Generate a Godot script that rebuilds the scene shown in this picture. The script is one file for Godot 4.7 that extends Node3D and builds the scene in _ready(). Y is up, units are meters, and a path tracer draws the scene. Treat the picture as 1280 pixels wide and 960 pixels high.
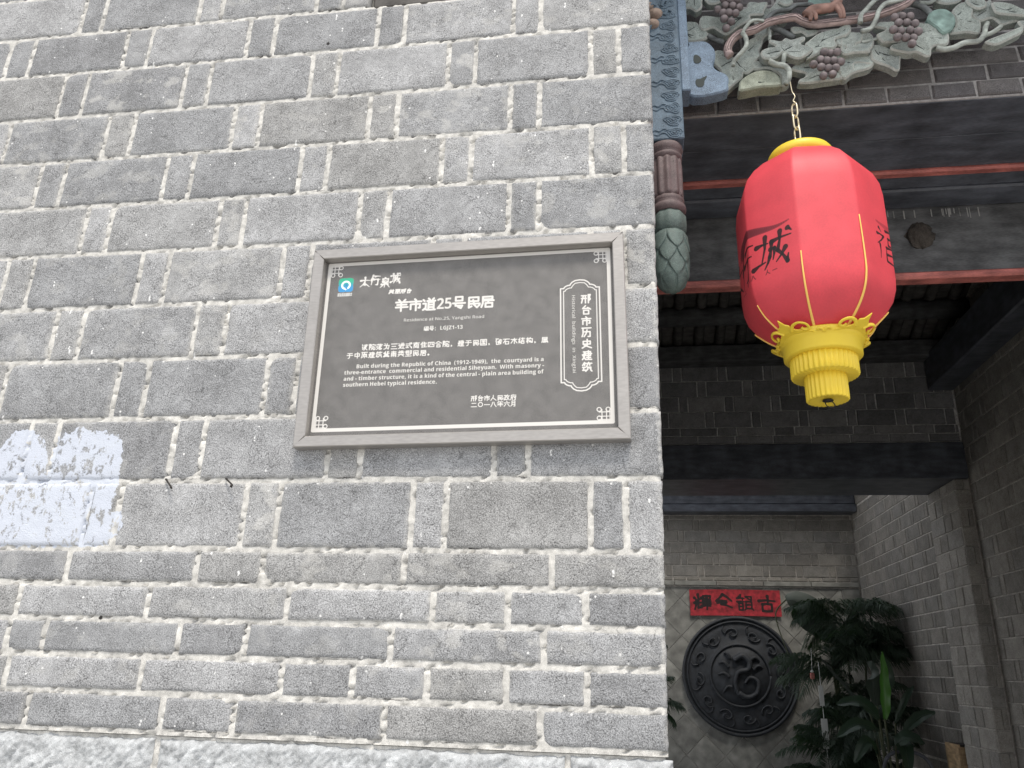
extends Node3D
# A grey brick gatehouse front with a bronze-framed notice, a red lantern and a dark passage behind it.
# Facade plane z = 0, street towards +z, the passage runs towards -z. Units are metres.

var rng := RandomNumberGenerator.new()
var cache := {}
var M := {}
var fine := FastNoiseLite.new()
var slow := FastNoiseLite.new()
var overlay_bytes := PackedByteArray()
const OV := 1536            # facade map of marks and painted gap shade, pixels a side
const OX := -1.92           # its left edge, bottom edge and size in metres
const OY := 1.40
const OW := 2.02


func _ready() -> void:
	rng.seed = 71
	fine.seed = 5; fine.frequency = 1.0; fine.fractal_octaves = 3
	slow.seed = 9; slow.frequency = 1.0; slow.fractal_octaves = 2
	setup_camera()
	setup_light()
	make_materials()
	build_ground()
	build_facade()
	build_gate_walls()
	build_timber()
	build_roof()
	build_back_wall()
	build_frieze()
	build_post()
	build_sign()
	build_lantern()
	build_small_things()
	build_plants()


func setup_camera() -> void:
	var c := Camera3D.new()
	c.name = "camera"
	c.fov = 51.87
	c.near = 0.05
	c.far = 400.0
	var bx := Vector3(0.98955, 0.0270, -0.1414)
	var bz := Vector3(0.14188, -0.33969, 0.92977)
	bz = bz.normalized()
	bx = (bx - bz * bx.dot(bz)).normalized()
	c.transform = Transform3D(Basis(bx, bz.cross(bx), bz), Vector3(0, 1.6, 1.55))
	add_child(c)
	c.current = true


func setup_light() -> void:
	var e := Environment.new()
	var sky := Sky.new()
	var sm := ProceduralSkyMaterial.new()
	sm.sky_top_color = Color(0.77, 0.785, 0.815)
	sm.sky_horizon_color = Color(0.90, 0.907, 0.917)
	sm.sky_curve = 0.2
	sm.ground_bottom_color = Color(0.42, 0.41, 0.40)
	sm.ground_horizon_color = Color(0.6, 0.6, 0.6)
	sm.sun_angle_max = 1.0
	sky.sky_material = sm
	e.background_mode = Environment.BG_SKY
	e.sky = sky
	e.background_energy_multiplier = 1.0
	e.tonemap_mode = Environment.TONE_MAPPER_LINEAR
	e.tonemap_exposure = 2.05
	e.sdfgi_enabled = true
	e.ssao_enabled = true
	e.ssil_enabled = true
	var w := WorldEnvironment.new()
	w.name = "environment"
	w.environment = e
	add_child(w)
	var s := DirectionalLight3D.new()
	s.name = "sun"
	s.light_energy = 0.45
	s.light_color = Color(1.0, 0.97, 0.93)
	s.light_angular_distance = 14.0
	s.shadow_enabled = true
	add_child(s)
	s.look_at_from_position(Vector3(0.8, 6.0, 3.2), Vector3.ZERO)


# ---------------------------------------------------------------- helpers
func thing(called: String, label: String, category: String, at := Vector3.ZERO, group := "", kind := "") -> Node3D:
	var o := Node3D.new()
	o.name = called
	o.position = at
	add_child(o, true)
	mark(o, label, category, group, kind)
	return o


func mark(o: Node, label: String, category: String, group := "", kind := "") -> void:
	if label: o.set_meta("label", label)
	if category: o.set_meta("category", category)
	if group: o.set_meta("group", group)
	if kind: o.set_meta("kind", kind)


func part(called: String, mesh: Mesh, m: Material, parent: Node, at := Vector3.ZERO) -> MeshInstance3D:
	var o := MeshInstance3D.new()
	o.name = called
	o.mesh = mesh
	o.material_override = m
	o.position = at
	parent.add_child(o, true)
	return o


func tool() -> SurfaceTool:
	var st := SurfaceTool.new()
	st.begin(Mesh.PRIMITIVE_TRIANGLES)
	return st


func done(st: SurfaceTool) -> ArrayMesh:
	st.generate_normals()
	return st.commit()


func flat(st: SurfaceTool) -> void:
	st.set_smooth_group(-1)


# corners counter-clockwise as seen from the front
func quad(st: SurfaceTool, a: Vector3, b: Vector3, c: Vector3, d: Vector3) -> void:
	for p in [a, c, b, a, d, c]:
		st.add_vertex(p)


func tri(st: SurfaceTool, a: Vector3, b: Vector3, c: Vector3) -> void:
	for p in [a, c, b]:
		st.add_vertex(p)


# box with chamfered edges
func add_box(st: SurfaceTool, lo: Vector3, hi: Vector3, b := 0.004) -> void:
	flat(st)
	b = minf(b, 0.45 * minf(hi.x - lo.x, minf(hi.y - lo.y, hi.z - lo.z)))
	var c := (lo + hi) / 2.0
	var h := (hi - lo) / 2.0
	for ax in 3:
		var u := (ax + 1) % 3
		var v := (ax + 2) % 3
		for s in [-1.0, 1.0]:
			var f := []
			for k in [[-1, -1], [1, -1], [1, 1], [-1, 1]]:
				var p := Vector3.ZERO
				p[ax] = s * h[ax]; p[u] = k[0] * (h[u] - b); p[v] = k[1] * (h[v] - b)
				f.append(c + p)
			if s > 0: quad(st, f[0], f[1], f[2], f[3])
			else: quad(st, f[3], f[2], f[1], f[0])
		for s in [-1.0, 1.0]:
			for t in [-1.0, 1.0]:
				var e := []
				for k in [[0, -1], [0, 1], [1, 1], [1, -1]]:
					var p := Vector3.ZERO
					p[ax] = k[1] * (h[ax] - b)
					p[u] = s * (h[u] - (0.0 if k[0] == 0 else b)); p[v] = t * (h[v] - (b if k[0] == 0 else 0.0))
					e.append(c + p)
				if s * t > 0: quad(st, e[3], e[2], e[1], e[0])
				else: quad(st, e[0], e[1], e[2], e[3])
	for sx in [-1.0, 1.0]:
		for sy in [-1.0, 1.0]:
			for sz in [-1.0, 1.0]:
				var p1 := c + Vector3(sx * h.x, sy * (h.y - b), sz * (h.z - b))
				var p2 := c + Vector3(sx * (h.x - b), sy * h.y, sz * (h.z - b))
				var p3 := c + Vector3(sx * (h.x - b), sy * (h.y - b), sz * h.z)
				if sx * sy * sz > 0: tri(st, p1, p2, p3)
				else: tri(st, p3, p2, p1)


func box(lo: Vector3, hi: Vector3, b := 0.004) -> ArrayMesh:
	var st := tool()
	add_box(st, lo, hi, b)
	return done(st)


# smooth curve through points
func curve(pts: PackedVector3Array, per := 5) -> PackedVector3Array:
	var out := PackedVector3Array()
	var n := pts.size()
	for i in n - 1:
		var a := pts[maxi(i - 1, 0)]
		var d := pts[mini(i + 2, n - 1)]
		for k in per:
			out.append(pts[i].cubic_interpolate(pts[i + 1], a, d, float(k) / per))
	out.append(pts[n - 1])
	return out


func add_tube(st: SurfaceTool, pts: PackedVector3Array, r0: float, r1: float, sides := 8, squash := 1.0) -> void:
	st.set_smooth_group(0)
	var n := pts.size()
	if n < 2: return
	var up := Vector3(0, 0, 1)
	var rings := []
	for i in n:
		var t := (pts[mini(i + 1, n - 1)] - pts[maxi(i - 1, 0)]).normalized()
		var side := t.cross(up)
		if side.length() < 0.05: side = t.cross(Vector3(1, 0, 0))
		side = side.normalized()
		up = side.cross(t).normalized()
		var r := lerpf(r0, r1, float(i) / (n - 1))
		var ring := PackedVector3Array()
		for k in sides:
			var a := TAU * k / sides
			ring.append(pts[i] + side * cos(a) * r + up * sin(a) * r * squash)
		rings.append(ring)
	for i in n - 1:
		for k in sides:
			var k2 := (k + 1) % sides
			quad(st, rings[i][k2], rings[i][k], rings[i + 1][k], rings[i + 1][k2])
	for k in sides:
		var k2 := (k + 1) % sides
		tri(st, pts[0], rings[0][k], rings[0][k2])
		tri(st, pts[n - 1], rings[n - 1][k2], rings[n - 1][k])


func tube(pts: PackedVector3Array, r0: float, r1: float, sides := 8) -> ArrayMesh:
	var st := tool()
	add_tube(st, pts, r0, r1, sides)
	return done(st)


# profile: Vector2(radius, y) from top to bottom; wave > 0 flutes the side
func add_lathe(st: SurfaceTool, prof: Array, seg := 32, wave := 0.0, count := 0, c := Vector3.ZERO) -> void:
	st.set_smooth_group(0)
	var rings := []
	for p in prof:
		var ring := PackedVector3Array()
		for k in seg:
			var a := TAU * k / seg
			var r: float = p.x
			if count > 0: r += wave * cos(a * count)
			ring.append(c + Vector3(sin(a) * r, p.y, cos(a) * r))
		rings.append(ring)
	for i in rings.size() - 1:
		for k in seg:
			var k2 := (k + 1) % seg
			quad(st, rings[i + 1][k], rings[i + 1][k2], rings[i][k2], rings[i][k])


func lathe(prof: Array, seg := 32, wave := 0.0, count := 0) -> ArrayMesh:
	var st := tool()
	add_lathe(st, prof, seg, wave, count)
	return done(st)


func pts2(text: String) -> PackedVector2Array:
	var out := PackedVector2Array()
	for w in text.split(" ", false):
		var q := w.split(",")
		out.append(Vector2(float(q[0]), float(q[1])) * 0.001)
	return out


# closed smooth outline
func smooth_outline(o: PackedVector2Array, per := 3) -> PackedVector2Array:
	var out := PackedVector2Array()
	var n := o.size()
	for i in n:
		for k in per:
			out.append(o[i].cubic_interpolate(o[(i + 1) % n], o[(i + n - 1) % n], o[(i + 2) % n], float(k) / per))
	return out


# plate cut to an outline, extruded from z = -depth to 0
func add_plate(st: SurfaceTool, o: PackedVector2Array, depth: float, b := 0.0) -> void:
	flat(st)
	if Geometry2D.is_polygon_clockwise(o): o.reverse()
	var n := o.size()
	var inner := PackedVector2Array()
	for i in n:
		var t := (o[(i + 1) % n] - o[(i + n - 1) % n]).normalized()
		inner.append(o[i] + Vector2(-t.y, t.x) * b)
	var ids := Geometry2D.triangulate_polygon(inner)
	var face := PackedVector3Array()
	for p in inner: face.append(Vector3(p.x, p.y, 0))
	for i in range(0, ids.size(), 3):
		var a := face[ids[i]]
		var c := face[ids[i + 1]]
		var d := face[ids[i + 2]]
		if (c - a).cross(d - a).z > 0: tri(st, a, c, d)
		else: tri(st, a, d, c)
	for i in n:
		var j := (i + 1) % n
		var p := Vector3(o[i].x, o[i].y, -b)
		var q := Vector3(o[j].x, o[j].y, -b)
		if b > 0.0: quad(st, p, q, face[j], face[i])
		quad(st, p + Vector3(0, 0, b - depth), q + Vector3(0, 0, b - depth), q, p)


func paint(r: float, g: float, b: float) -> Color:
	return Color(r, g, b).linear_to_srgb()


func mat(c: Color, rough := 0.9, metal := 0.0) -> StandardMaterial3D:
	var m := StandardMaterial3D.new()
	m.albedo_color = c
	m.roughness = rough
	m.metallic = metal
	return m


# albedo texture and relief, laid over the surface in world space
func grained(c: Color, rough: float, tex: Dictionary, size: float, relief := 0.0, offset := Vector3.ZERO) -> StandardMaterial3D:
	var m := mat(c, rough)
	m.albedo_texture = tex.albedo
	if relief > 0.0 and tex.has("height"):
		m.heightmap_enabled = true
		m.heightmap_texture = tex.height
		m.heightmap_scale = relief
	m.uv1_triplanar = true
	m.uv1_world_triplanar = true
	m.uv1_triplanar_sharpness = 6.0
	m.uv1_scale = Vector3.ONE / size
	m.uv1_offset = offset
	return m


func noise_bytes(n: int, period: float, sd: int, octaves := 3, ridged := false, stretch := 1, kind := FastNoiseLite.TYPE_SIMPLEX_SMOOTH) -> PackedByteArray:
	var f := FastNoiseLite.new()
	f.seed = sd
	f.noise_type = kind
	f.frequency = 1.0 / period
	f.fractal_octaves = octaves
	f.fractal_type = FastNoiseLite.FRACTAL_RIDGED if ridged else (FastNoiseLite.FRACTAL_FBM if octaves > 1 else FastNoiseLite.FRACTAL_NONE)
	var im := f.get_seamless_image(n / stretch, n, false, false, 0.12, true)
	if stretch > 1: im.resize(n, n, Image.INTERPOLATE_CUBIC)
	im.convert(Image.FORMAT_L8)
	return im.get_data()


func grey_texture(bytes: PackedByteArray, n: int) -> ImageTexture:
	return ImageTexture.create_from_image(Image.create_from_data(n, n, false, Image.FORMAT_L8, bytes))


# fired grey brick: broad tone, sandy grain, dark pits and hair cracks, pale specks
func brick_texture(n: int, sd: int) -> Dictionary:
	var a := noise_bytes(n, n * 0.16, sd, 3)
	var b := noise_bytes(n, n * 0.03, sd + 1, 4)
	var c := noise_bytes(n, 3.2, sd + 2, 2)
	var w := noise_bytes(n, n * 0.045, sd + 3, 4, true, 2)
	var s := noise_bytes(n, 5.5, sd + 4, 1)
	var d := noise_bytes(n, n * 0.018, sd + 6, 3, true, 2)
	var g := noise_bytes(n, n * 0.07, sd + 5, 3)
	var al := PackedByteArray()
	var he := PackedByteArray()
	al.resize(n * n)
	he.resize(n * n)
	for i in n * n:
		var cr := smoothstep(196.0, 232.0, float(w[i])) * smoothstep(105.0, 175.0, float(g[i]))
		var st := smoothstep(176.0, 224.0, float(d[i])) * smoothstep(95.0, 150.0, float(b[i]))
		var pit := smoothstep(66.0, 40.0, float(s[i])) * smoothstep(85.0, 150.0, float(g[i]))
		var dark := maxf(cr * 0.24, maxf(pit * 0.30, st * 0.19))
		var v := 0.81 + (a[i] - 128) * 0.0006 + (b[i] - 128) * 0.0007 + (c[i] - 128) * 0.0026
		v *= 1.0 - dark
		v += smoothstep(208.0, 228.0, float(s[i])) * 0.13
		al[i] = clampi(int(v * 255.0), 0, 255)
		he[i] = clampi(int(150.0 + (b[i] - 128) * 0.40 + (c[i] - 128) * 0.50 - dark * 150.0), 0, 255)
	return {"albedo": grey_texture(al, n), "height": grey_texture(he, n)}


# lime mortar, plaster, timber: base value and three scales of noise
func plain_texture(n: int, sd: int, period: float, fine_amount: float, broad_amount: float, stretch := 1) -> Dictionary:
	var a := noise_bytes(n, n * 0.2, sd, 3)
	var b := noise_bytes(n, period, sd + 1, 4, false, stretch)
	var c := noise_bytes(n, 3.5, sd + 2, 2, false, stretch)
	var al := PackedByteArray()
	var he := PackedByteArray()
	al.resize(n * n)
	he.resize(n * n)
	for i in n * n:
		var v := 0.84 + (a[i] - 128) * broad_amount + (b[i] - 128) * broad_amount + (c[i] - 128) * fine_amount
		al[i] = clampi(int(v * 255.0), 0, 255)
		he[i] = clampi(int(128.0 + (b[i] - 128) * 0.6 + (c[i] - 128) * 0.35), 0, 255)
	return {"albedo": grey_texture(al, n), "height": grey_texture(he, n)}


func make_materials() -> void:
	var bt := brick_texture(1024, 20)
	var mt := plain_texture(512, 60, 26.0, 0.0010, 0.0009)
	var pt := plain_texture(512, 80, 60.0, 0.0005, 0.0011)
	var wt := plain_texture(512, 95, 30.0, 0.0008, 0.0012, 4)
	M.brick_tex = bt
	M.bricks = []
	for t in [[0.325, 0.328, 0.333], [0.292, 0.296, 0.302], [0.350, 0.351, 0.351], [0.315, 0.314, 0.310], [0.272, 0.275, 0.281], [0.372, 0.374, 0.378]]:
		var k: int = M.bricks.size()
		M.bricks.append(grained(paint(t[0] * 1.6, t[1] * 1.6, t[2] * 1.6), 0.95, bt, 0.9, 0.17, Vector3(0.37 * k, 0.61 * k, 0.23 * k)))
	M.mortar = grained(paint(0.83, 0.81, 0.76), 0.97, mt, 0.35, 0.12)
	M.stone = grained(paint(0.66, 0.68, 0.69), 0.95, mt, 0.4, 0.2)
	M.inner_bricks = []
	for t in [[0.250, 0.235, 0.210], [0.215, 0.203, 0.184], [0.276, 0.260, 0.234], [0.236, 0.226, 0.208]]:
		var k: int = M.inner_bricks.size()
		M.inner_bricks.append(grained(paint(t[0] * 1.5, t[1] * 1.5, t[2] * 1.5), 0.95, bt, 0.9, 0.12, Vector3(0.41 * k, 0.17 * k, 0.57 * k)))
	M.passage_bricks = []
	for t in [[0.330, 0.312, 0.282], [0.285, 0.270, 0.246], [0.370, 0.350, 0.318], [0.312, 0.300, 0.278]]:
		M.passage_bricks.append(grained(paint(t[0] * 1.5, t[1] * 1.5, t[2] * 1.5), 0.95, bt, 0.9, 0.12, Vector3(0.31, 0.47 * M.passage_bricks.size(), 0.17)))
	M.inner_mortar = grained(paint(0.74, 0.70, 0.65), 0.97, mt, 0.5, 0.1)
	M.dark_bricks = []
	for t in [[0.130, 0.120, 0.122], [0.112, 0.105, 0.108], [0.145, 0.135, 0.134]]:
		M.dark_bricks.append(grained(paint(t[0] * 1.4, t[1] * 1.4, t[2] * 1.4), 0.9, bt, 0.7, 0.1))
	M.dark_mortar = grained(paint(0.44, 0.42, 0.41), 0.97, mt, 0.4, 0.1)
	M.lintel_wall_bricks = []  # plain grey bricks of the wall over the beam
	for t in [[0.290, 0.287, 0.290], [0.250, 0.249, 0.254], [0.330, 0.324, 0.322], [0.205, 0.205, 0.209]]:
		M.lintel_wall_bricks.append(grained(paint(t[0] * 1.4, t[1] * 1.4, t[2] * 1.4), 0.95, bt, 0.9, 0.1))
	M.lintel_wall_mortar = grained(paint(0.86, 0.85, 0.83), 0.97, mt, 0.5, 0.1)
	M.plaster = grained(paint(0.26, 0.26, 0.24), 0.9, pt, 1.3, 0.1)
	M.plaster_light = grained(paint(0.30, 0.30, 0.275), 0.9, pt, 1.3, 0.1, Vector3(0.3, 0.2, 0.6))
	M.ground = grained(paint(0.60, 0.59, 0.565), 0.95, mt, 1.1, 0.2)
	M.lacquer = grained(paint(0.125, 0.137, 0.165), 0.42, wt, 0.8, 0.02)
	M.old_wood = grained(paint(0.140, 0.143, 0.147), 0.7, wt, 0.6, 0.05)
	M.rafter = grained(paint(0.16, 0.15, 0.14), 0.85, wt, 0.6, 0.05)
	M.red_trim = grained(paint(0.62, 0.19, 0.16), 0.5, wt, 0.5, 0.03)
	M.blue_wood = grained(paint(0.185, 0.265, 0.345), 0.7, bt, 0.4, 0.04)
	M.blue_pale = grained(paint(0.29, 0.395, 0.525), 0.7, bt, 0.6, 0.03)
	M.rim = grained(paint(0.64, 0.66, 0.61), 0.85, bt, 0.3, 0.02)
	M.leaf = grained(paint(0.48, 0.535, 0.495), 0.8, bt, 0.45, 0.05)
	M.leaf2 = grained(paint(0.45, 0.495, 0.465), 0.8, bt, 0.5, 0.05, Vector3(0.3, 0.7, 0.2))
	M.disc = grained(paint(0.48, 0.52, 0.42), 0.8, bt, 0.3, 0.04)
	M.disc_teal = grained(paint(0.29, 0.42, 0.38), 0.8, pt, 0.3, 0.04)
	M.pink = grained(paint(0.52, 0.395, 0.375), 0.8, wt, 0.3, 0.05)
	M.pale = grained(paint(0.46, 0.50, 0.46), 0.8, wt, 0.3, 0.04)
	M.grey = grained(paint(0.21, 0.225, 0.225), 0.8, wt, 0.3, 0.04)
	M.grape = grained(paint(0.27, 0.225, 0.23), 0.6, pt, 0.2, 0.0)
	M.vein = mat(paint(0.055, 0.065, 0.062), 0.9)
	M.deer = grained(paint(0.42, 0.25, 0.205), 0.75, pt, 0.3, 0.04)
	M.maroon = grained(paint(0.235, 0.172, 0.172), 0.65, bt, 0.4, 0.04)
	M.lotus = grained(paint(0.175, 0.243, 0.222), 0.65, bt, 0.4, 0.04)
	M.fruit = grained(paint(0.50, 0.38, 0.31), 0.8, mt, 0.2, 0.1)
	M.frame = grained(paint(0.57, 0.54, 0.51), 0.42, plain_texture(256, 130, 20.0, 0.0003, 0.0001, 4), 0.4)
	M.frame.metallic = 0.55
	M.yellow = mat(paint(0.86, 0.63, 0.05), 0.45)
	M.gold = mat(paint(0.88, 0.56, 0.13), 0.5)
	M.chain = mat(paint(0.80, 0.70, 0.50), 0.35, 0.6)
	M.iron = mat(paint(0.035, 0.03, 0.027), 0.7, 0.3)
	M.bronze = grained(paint(0.024, 0.029, 0.037), 0.68, pt, 0.6, 0.06)
	M.mud = grained(paint(0.10, 0.085, 0.072), 0.95, mt, 0.12, 0.2)
	M.lime = mat(paint(0.32, 0.32, 0.31), 0.9)
	M.palm = mat(paint(0.020, 0.038, 0.023), 0.6)
	M.palm2 = mat(paint(0.027, 0.047, 0.027), 0.6)
	M.stem = mat(paint(0.075, 0.085, 0.045), 0.7)
	M.broad = mat(paint(0.026, 0.050, 0.030), 0.42)
	M.broad_pale = mat(paint(0.055, 0.072, 0.060), 0.5)
	M.fresh = mat(paint(0.085, 0.26, 0.035), 0.35)
	for k in ["palm", "palm2", "broad", "fresh"]:
		M[k].backlight_enabled = true
		M[k].backlight = Color(0.12, 0.2, 0.08)
	M.pot = mat(paint(0.12, 0.08, 0.06), 0.5)
	M.tan = grained(paint(0.52, 0.36, 0.20), 0.6, wt, 0.5, 0.02)
	M.white_card = mat(paint(0.62, 0.64, 0.63), 0.7)


# ---------------------------------------------------------------- ground
func build_ground() -> void:
	var st := tool()
	flat(st)
	quad(st, Vector3(-120, 0, 120), Vector3(120, 0, 120), Vector3(120, 0, -120), Vector3(-120, 0, -120))
	var g := part("ground", done(st), M.ground, self)
	mark(g, "grey paved ground of the street and courtyard", "ground", "", "structure")


# ---------------------------------------------------------------- brickwork
# one small brick, its face in the plane z = 0, edges chamfered
func brick_piece(w: float, h: float, variant: int) -> ArrayMesh:
	var key := "%d_%d_%d" % [roundi(w * 250), roundi(h * 500), variant]
	if cache.has(key): return cache[key]
	var r := RandomNumberGenerator.new()
	r.seed = hash(key)
	var st := tool()
	flat(st)
	var b := 0.004
	var f := []
	var o := []
	for k in [[-1, -1], [1, -1], [1, 1], [-1, 1]]:
		var j := Vector3(r.randf_range(-0.002, 0.002), r.randf_range(-0.0015, 0.0015), 0)
		f.append(Vector3(k[0] * (w / 2 - b), k[1] * (h / 2 - b), r.randf_range(-0.001, 0.0015)) + j)
		o.append(Vector3(k[0] * w / 2, k[1] * h / 2, -b) + j)
	quad(st, f[0], f[1], f[2], f[3])
	for i in 4:
		var j := (i + 1) % 4
		quad(st, o[i], o[j], f[j], f[i])
		var back := Vector3(0, 0, -0.014)
		quad(st, o[i] + back, o[j] + back, o[j], o[i])
	cache[key] = done(st)
	return cache[key]


# rows: [bottom, top, start of the pattern, lengths that repeat]; u, n: directions along and out of the wall
func lay(parent: Node3D, origin: Vector3, u: Vector3, n: Vector3, u0: float, u1: float, rows: Array, mats: Array, gap := 0.010, joined := false) -> void:
	var base := Basis(u, Vector3.UP, n)
	if base.determinant() < 0.0: base = Basis(-u, Vector3.UP, n)
	var st := tool()
	flat(st)
	for row in rows:
		var x: float = row[2]
		var lens: Array = row[3]
		var k := 0
		while x < u1:
			var x2: float = x + lens[k % lens.size()]
			k += 1
			var a := maxf(x, u0)
			var b := minf(x2, u1)
			x = x2
			if b - a < 0.025: continue
			var w := b - a - gap
			var h: float = row[1] - row[0] - gap * 0.85
			var at: Vector3 = origin + u * ((a + b) / 2) + Vector3.UP * ((row[0] + row[1]) / 2) + n * rng.randf_range(-0.0015, 0.0015)
			var mesh := brick_piece(w, h, rng.randi() % 3)
			var which: Material = mats[rng.randi() % mats.size()]
			if joined:
				st.append_from(mesh, 0, Transform3D(base, at))
			else:
				var o := part("brick", mesh, which, parent)
				o.transform = Transform3D(base, at)
	if joined:
		var o := part("bricks", st.commit(), mats[0], parent)
		o.set_meta("kind", "stuff")


# box of mortar and core behind the brick faces
func core(parent: Node3D, called: String, lo: Vector3, hi: Vector3, m: Material) -> void:
	part(called, box(lo, hi, 0.002), m, parent)


func dou_rows(y0: float, y1: float, h: float, p: float, q: float, s := 0.286, t := 0.0715) -> Array:
	var rows := []
	var y := y0
	var k := 0
	while y + h * 0.5 < y1:
		rows.append([y, minf(y + h, y1), (p if k % 2 == 0 else q) - 40.0 * (s + t), [s, t]])
		y += h
		k += 1
	return rows


# ---------------------------------------------------------------- the brick front
func facade_rows() -> Array:
	# each: bottom, top, joints from left to right (the last is the free corner of the pier)
	var rows := []
	var dou := [[1.818, 1.962, -0.002, 0.361, 0.067], [1.962, 2.104, -0.199, 0.356, 0.070], [2.104, 2.248, 0.000, 0.3585, 0.070], [2.248, 2.385, -0.190, 0.359, 0.072],
		[2.385, 2.531, 0.005, 0.3615, 0.072], [2.531, 2.671, -0.186, 0.357, 0.075], [2.671, 2.811, 0.009, 0.3575, 0.077], [2.811, 2.953, -0.187, 0.357, 0.078],
		[2.953, 3.100, 0.005, 0.357, 0.079], [3.100, 3.236, -0.188, 0.358, 0.080], [3.236, 3.382, 0.000, 0.3575, 0.081], [3.382, 3.524, -0.187, 0.357, 0.082], [3.524, 3.668, 0.004, 0.357, 0.083], [3.668, 3.810, -0.187, 0.357, 0.084]]
	for d in dou:
		var xs := [d[4]]
		var x: float = d[2]
		if d[4] - x < 0.02: x -= d[3]
		var p: float = d[3]
		while x > -2.42:
			xs.push_front(x + rng.randf_range(-0.003, 0.003))
			xs.push_front(x - p * 0.2 + rng.randf_range(-0.003, 0.003))
			x -= p
		if absf(d[0] - 3.236) < 0.001:
			# this course is broken by a missing brick
			xs = [-2.56, -2.494, -2.206, -2.138, -1.850, -1.782, -1.492, -1.425, -1.136, -1.070, -0.795, -0.721, -0.647, -0.431, -0.357, -0.0715, 0.0, 0.081]
		rows.append([d[0], d[1], xs])
	var low := [[1.746, 1.818, [-1.491, -1.176, -0.884, -0.741, -0.442, -0.148, 0.065]], [1.675, 1.746, [-1.272, -0.978, -0.678, -0.381, -0.232, -0.083, 0.064]],
		[1.605, 1.675, [-1.279, -1.196, -0.898, -0.755, -0.458, -0.162, 0.063]], [1.536, 1.605, [-1.262, -0.966, -0.672, -0.529, -0.382, -0.231, -0.082, 0.062]],
		[1.466, 1.536, [-1.198, -0.909, -0.759, -0.460, -0.167, 0.061]]]
	for l in low:
		var xs: Array = l[2]
		while xs[0] > -2.4: xs.push_front(xs[0] - 0.297)
		rows.append([l[0], l[1], xs])
	return rows


func uv_wear_shade(x: float, y: float) -> Vector2:
	return Vector2((x - OX) / OW, 1.0 - (y - OY) / OW)


# brick with a worn outline and a slightly uneven face; x, y in the facade plane
func worn_brick(x0: float, x1: float, y0: float, y1: float) -> ArrayMesh:
	var c := Vector3((x0 + x1) / 2, (y0 + y1) / 2, 0)
	var xs := [0.0, 0.0035, 0.009]
	var ys := [0.0, 0.0035, 0.009]
	var w := x1 - x0
	var h := y1 - y0
	var nx := maxi(1, roundi((w - 0.018) / 0.014))
	var ny := maxi(1, roundi((h - 0.018) / 0.014))
	for i in range(1, nx + 1): xs.append(0.009 + (w - 0.018) * i / nx)
	for i in range(1, ny + 1): ys.append(0.009 + (h - 0.018) * i / ny)
	xs.append_array([w - 0.0035, w]); ys.append_array([h - 0.0035, h])
	var tx := rng.randf_range(-0.006, 0.006)
	var ty := rng.randf_range(-0.010, 0.010)
	var z0 := rng.randf_range(0.0014, 0.0036)
	var chip := rng.randi() % 9
	var st := tool()
	st.set_smooth_group(0)
	var cols := xs.size()
	var rows := ys.size()
	var grid := PackedVector3Array()
	for j in rows:
		for i in cols:
			var lx: float = xs[i]
			var ly: float = ys[j]
			var px := x0 + lx
			var py := y0 + ly
			var ex := minf(lx, w - lx)
			var ey := minf(ly, h - ly)
			var e := minf(ex, ey)
			var wob := clampf(1.0 - e / 0.03, 0.0, 1.0)
			px += wob * (0.0020 * fine.get_noise_2d(px * 26 + 7, py * 26) + 0.0014 * fine.get_noise_2d(px * 90, py * 90))
			py += wob * (0.0022 * fine.get_noise_2d(px * 22, py * 22 + 31) + 0.0013 * fine.get_noise_2d(px * 95 + 50, py * 95))
			var z := z0 + tx * (px - c.x) * 0.5 + ty * (py - c.y) * 0.5 + 0.0011 * fine.get_noise_2d(px * 18, py * 30) + 0.0006 * fine.get_noise_2d(px * 70, py * 90)
			var q := clampf(1.0 - e / 0.0065, 0.0, 1.0)
			z -= 0.0050 * q * q
			# a corner knocked off here and there
			if chip < 4:
				var cx := lx if chip % 2 == 0 else w - lx
				var cy := ly if chip < 2 else h - ly
				var dd := Vector2(cx, cy * 1.3).length()
				z -= 0.006 * clampf(1.0 - dd / 0.022, 0.0, 1.0)
			grid.append(Vector3(px, py, z) - c)
	for p in grid:
		st.set_uv2(uv_wear_shade(p.x + c.x, p.y + c.y))
		st.add_vertex(p)
	for j in rows - 1:
		for i in cols - 1:
			var a := j * cols + i
			for k in [a, a + cols + 1, a + 1, a, a + cols, a + cols + 1]:
				st.add_index(k)
	# sides
	var ring := []
	for i in cols: ring.append(i)
	for j in range(1, rows): ring.append(j * cols + cols - 1)
	for i in range(cols - 2, -1, -1): ring.append((rows - 1) * cols + i)
	for j in range(rows - 2, 0, -1): ring.append(j * cols)
	var n0 := grid.size()
	for k in ring:
		var p := grid[k]
		st.set_uv2(uv_wear_shade(p.x + c.x, p.y + c.y))
		st.add_vertex(Vector3(p.x, p.y, -0.03))
	var rn := ring.size()
	for k in rn:
		var k2 := (k + 1) % rn
		for v in [ring[k], ring[k2], n0 + k2, ring[k], n0 + k2, n0 + k]:
			st.add_index(v)
	st.generate_normals()
	return st.commit()


func wear_or_shade(ix: int, iy: int, r: int, g: int, b: int, a: float) -> void:
	if ix < 0 or iy < 0 or ix >= OV or iy >= OV or a <= 0.003: return
	var i := (iy * OV + ix) * 4
	var a0 := overlay_bytes[i + 3] / 255.0
	var k := a + a0 * (1.0 - a)
	var t := a / k
	overlay_bytes[i] = int(lerpf(overlay_bytes[i], r, t))
	overlay_bytes[i + 1] = int(lerpf(overlay_bytes[i + 1], g, t))
	overlay_bytes[i + 2] = int(lerpf(overlay_bytes[i + 2], b, t))
	overlay_bytes[i + 3] = int(k * 255.0)


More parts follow.
